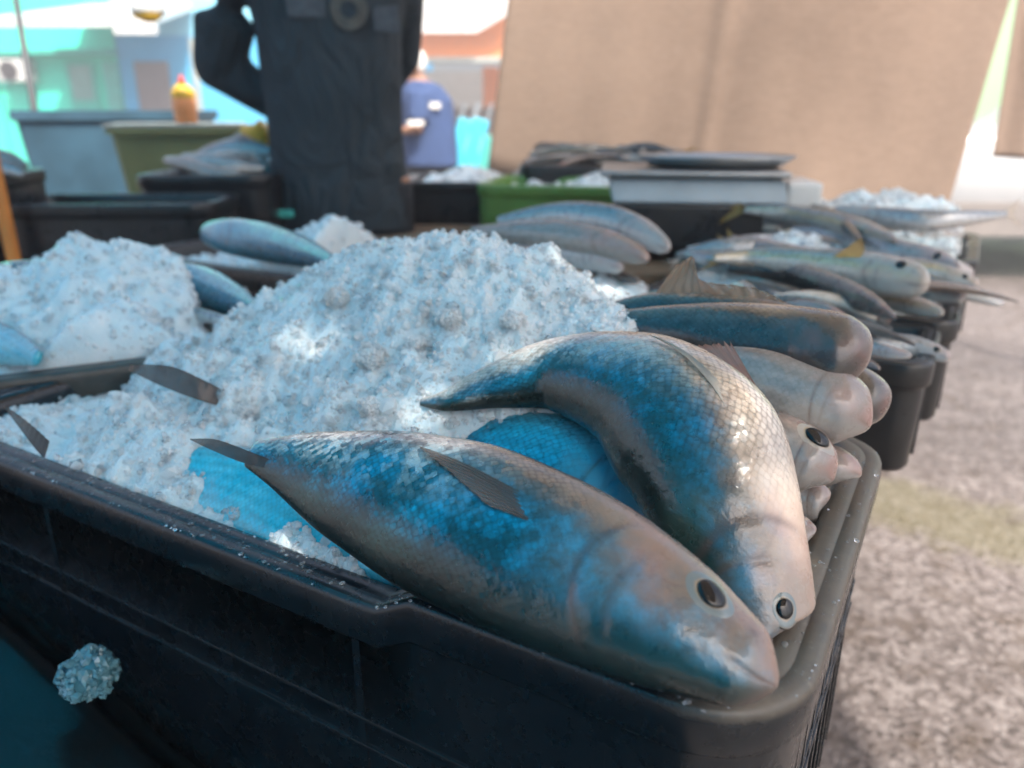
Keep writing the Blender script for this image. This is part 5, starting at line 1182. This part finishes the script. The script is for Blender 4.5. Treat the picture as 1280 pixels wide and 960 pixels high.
while xx < uo(622):
    wd = random.uniform(.05, .09); hh = random.uniform(.13, .17); k = random.random(); zc = zo(50)
    box(b, (xx, YO - .010, zc), (.022, .012, hh))
    if k < .75: box(b, (xx + wd * .45, YO - .010, zc + hh / 2 - .012), (wd * .6, .012, .022))
    if k > .3: box(b, (xx + wd * .45, YO - .010, zc - hh / 2 + .012), (wd * .6, .012, .022))
    xx += wd + .065
bm_obj('faded_lettering', b, simple('faded pale sign paint', (.74, .36, .18), .8), h)
wall_box(h, 'lintel', uo(470), uo(760), zo(78), zo(71.5), YO - .06, .3, M['paledge'], .01)
wall_box(h, 'back_wall', uo(470), uo(760), 0, zo(78), YO + 2.5, .2, M['stucco'])
wall_box(h, 'pillar', uo(600), uo(622), 0, zo(78.3), YO + 1.2, .3, M['orange_w'], .01)
wall_box(h, 'side_wall', uo(470) - .2, uo(470) - .003, 0, zo(78), YO, 2.6, M['stucco'])
wall_box(h, 'counter', uo(545), uo(620), 0, zo(135), YO + .6, .5, simple('brown counter', (.13, .10, .075), .8), .01)
b = bmesh.new(); 
vs = [b.verts.new(p) for p in (PY(500, 41, YO - .3), PY(596, 41, YO - .3), PY(652, 8, YO - .3), PY(720, -25, YO - .3), PY(720, -150, YO + .3), PY(500, -150, YO + .3))]; f = b.faces.new(vs); ex = bmesh.ops.extrude_face_region(b, geom=[f]); bmesh.ops.translate(b, verts=[g for g in ex['geom'] if isinstance(g, bmesh.types.BMVert)], vec=(0, .05, .03))
bm_obj('awning', b, cloth_mat('white awning cloth', (.85, .85, .84), (1, 1, 1), .5), h)
h = thing('house', 'pale green building seen past the right edge of the canvas', 'building', (0, 0, 0), 'painted houses across the street')
wall_box(h, 'wall', U(1130, 100, 11), 14, 0, 5, 11, 3, M['greenw'])
wall_box(h, 'plinth', U(1130, 100, 11) + .01, 13.9, 0, .7, 10.9, .097, M['stucco'])
wall_box(h, 'window', U(1262, 100, 11), U(1330, 100, 11), 1.2, 2.3, 10.93, .067, M['greyband'], .01)
# low teal wall and cyan folded chairs
Yl = 6.2
b = bmesh.new(); p0 = PY(496, 226, Yl); p1 = PY(612, 190, Yl); box(b, ((p0[0] + p1[0]) / 2, Yl + .08, p1[2] / 2), (p1[0] - p0[0], .16, p1[2]), bev=.01)
box(b, (p1[0] - .05, Yl + .0, p1[2] / 2 + .06), (.12, .3, p1[2] + .12), bev=.01); o = bm_obj('low_wall', b, M['teal']); tag(o, 'low teal painted wall with an end post left of the canvas', 'wall')
for i, (u, lb) in enumerate([(570, 'left of two cyan folding chairs leaning on the teal wall'), (588, 'right of two cyan folding chairs leaning on the teal wall')]):
    q = PY(u, 205, Yl - .35); t = thing('folding_chair', lb, 'chair', (q[0], q[1], 0), 'cyan folding chairs')
    b = bmesh.new(); box(b, (0, 0, 0), (.115, .03, .40), bev=.006); b.transform(Matrix.Translation((.03, .04, q[2] + .12)) @ Matrix.Rotation(rad(16), 4, 'Y') @ Matrix.Rotation(rad(-10), 4, 'X')); bm_obj('seat', b, M['cyanplast'], t)
    for sx in (-1, 1):
        b = bmesh.new(); tube(b, [(-.10 + sx * .045, -.03, 0), (.02 + sx * .045, .03, q[2] + .1), (.115 + sx * .045, .1, q[2] + .42)], .011, 10); bm_obj('leg', b, M['metal'], t)
# white car beyond the canvas
def car():
    q = PY(1170, 170, 5.0); X, Y = q[0] + .1, 5.0
    t = thing('parked_car', 'white parked car behind the right edge of the canvas', 'car', (X, Y, 0))
    prof = [(-.15, .32), (-.22, .55), (-.18, .80), (.0, .93), (1.0, .98), (1.65, 1.42), (2.9, 1.46), (3.6, 1.02), (4.1, .95), (4.18, .6), (4.1, .3)]
    b = bmesh.new(); L_ = []
    for yy, ins in ((0, .08), (.06, 0), (1.6, 0), (1.68, .08)):
        L_.append([b.verts.new((x + (ins if x < 2 else -ins) * .5, yy + (.16 if z > 1.1 and yy < .8 else (-.16 if z > 1.1 else 0)), z - ins * (1 if z > .7 else 0))) for x, z in prof])
    n = len(prof)
    for a_, c_ in zip(L_, L_[1:]):
        for k_ in range(n): b.faces.new((a_[k_], a_[(k_ + 1) % n], c_[(k_ + 1) % n], c_[k_]))
    b.faces.new(L_[0]); b.faces.new(L_[-1][::-1]); bmesh.ops.recalc_face_normals(b, faces=b.faces[:]); bmesh.ops.bevel(b, geom=[e for e in b.edges], offset=.03, segments=2, affect='EDGES')
    bm_obj('body', b, simple('white car paint', (.42, .43, .44), .25, var=.03, coat=.6), t, True)
    b = bmesh.new(); vs = [b.verts.new(p) for p in ((1.15, .075, 1.03), (1.72, .16, 1.36), (2.85, .16, 1.38), (3.35, .075, 1.04))]; b.faces.new(vs); ex = bmesh.ops.extrude_face_region(b, geom=b.faces[:]); bmesh.ops.translate(b, verts=[g for g in ex['geom'] if isinstance(g, bmesh.types.BMVert)], vec=(0, -.05, 0)); bm_obj('side_window', b, simple('dark car glass', (.02, .03, .03), .05), t)
    b = bmesh.new(); box(b, (2.0, -.012, .40), (4.0, .03, .22), bev=.01); bm_obj('sill_trim', b, M['stucco'], t)
    for x in (1.15, 3.35):
        b = bmesh.new(); lathe(b, [(.2, 0), (.30, .01), (.315, .05), (.315, .16), (.3, .2), (.2, .2)], n=32); b.transform(Matrix.Translation((x, .14, .315)) @ Matrix.Rotation(math.pi / 2, 4, 'X')); wh = bm_obj('wheel', b, M['black'], t, True)
        b = bmesh.new(); lathe(b, [(.19, .185), (.17, .205), (.05, .21)], n=24); b.transform(Matrix.Translation((x, .14, .315)) @ Matrix.Rotation(math.pi / 2, 4, 'X')); bm_obj('rim', b, M['metal'], wh, True)
    b = bmesh.new(); box(b, (-.19, .25, .72), (.06, .3, .13), bev=.02); bm_obj('headlight', b, M['greyband'], t)
car()
# narrow strip of canvas at the far right
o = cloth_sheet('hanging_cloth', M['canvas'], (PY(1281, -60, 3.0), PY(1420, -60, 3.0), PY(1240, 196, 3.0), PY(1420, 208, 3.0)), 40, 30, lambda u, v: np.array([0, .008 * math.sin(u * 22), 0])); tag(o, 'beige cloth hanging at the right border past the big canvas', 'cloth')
pole('stall_pole', 'stall pole at the right border carrying the beige cloth', (PY(1425, 196, 3.05)[0], 3.05, 0), (PY(1425, 196, 3.05)[0], 3.05, 2.3), .02, M['polegrey'], group=GPole)

# ------------------------------------------------------------------ mist box added to stand in for veiling lens glare
bm = bmesh.new(); box(bm, (0, 12, 3.3), (60, 40, 8.6)); hz = bm_obj('haze', bm, None); hz['kind'] = 'stuff'
hm = bpy.data.materials.new('lens glare veil'); hm.use_nodes = True; nt = hm.node_tree; nt.nodes.remove(nt.nodes['Principled BSDF']); pv_ = nt.nodes.new('ShaderNodeVolumePrincipled'); pv_.inputs['Color'].default_value = (.95, .96, 1, 1); pv_.inputs['Density'].default_value = HAZE; pv_.inputs['Anisotropy'].default_value = .3
nt.links.new(pv_.outputs[0], nt.nodes['Material Output'].inputs['Volume']); hz.data.materials.append(hm)
# ------------------------------------------------------------------ light
wd = bpy.data.worlds.new('World'); S.world = wd; wd.use_nodes = True; nt = wd.node_tree
sun_dir = unit([.30, -.60, .95])      # towards the sun
el = math.asin(sun_dir[2]); az = math.atan2(sun_dir[0], sun_dir[1])
sky = nt.nodes.new('ShaderNodeTexSky'); sky.sky_type = 'NISHITA'; sky.sun_disc = False; sky.sun_elevation = el; sky.sun_rotation = az; sky.dust_density = 6.0; sky.air_density = 1.0
bg = nt.nodes['Background']; nt.links.new(sky.outputs[0], bg.inputs[0]); bg.inputs[1].default_value = .15
sl = bpy.data.lights.new('sun', 'SUN'); sl.energy = 4.5; sl.angle = rad(1.0); sl.color = (1, .94, .85); so = bpy.data.objects.new('sun', sl); COL.objects.link(so)
so.rotation_euler = Vector(sun_dir).to_track_quat('Z', 'Y').to_euler()
S.view_settings.view_transform = 'Standard'; S.view_settings.look = 'None'; S.view_settings.gamma = 1; S.view_settings.exposure = 1.35
S.cycles.use_denoising = True; S.cycles.max_bounces = 10; S.cycles.transmission_bounces = 6; S.cycles.transparent_max_bounces = 6; S.cycles.caustics_refractive = True; S.cycles.blur_glossy = 1.0; S.cycles.caustics_reflective = False
S.cycles.sample_clamp_indirect = 6
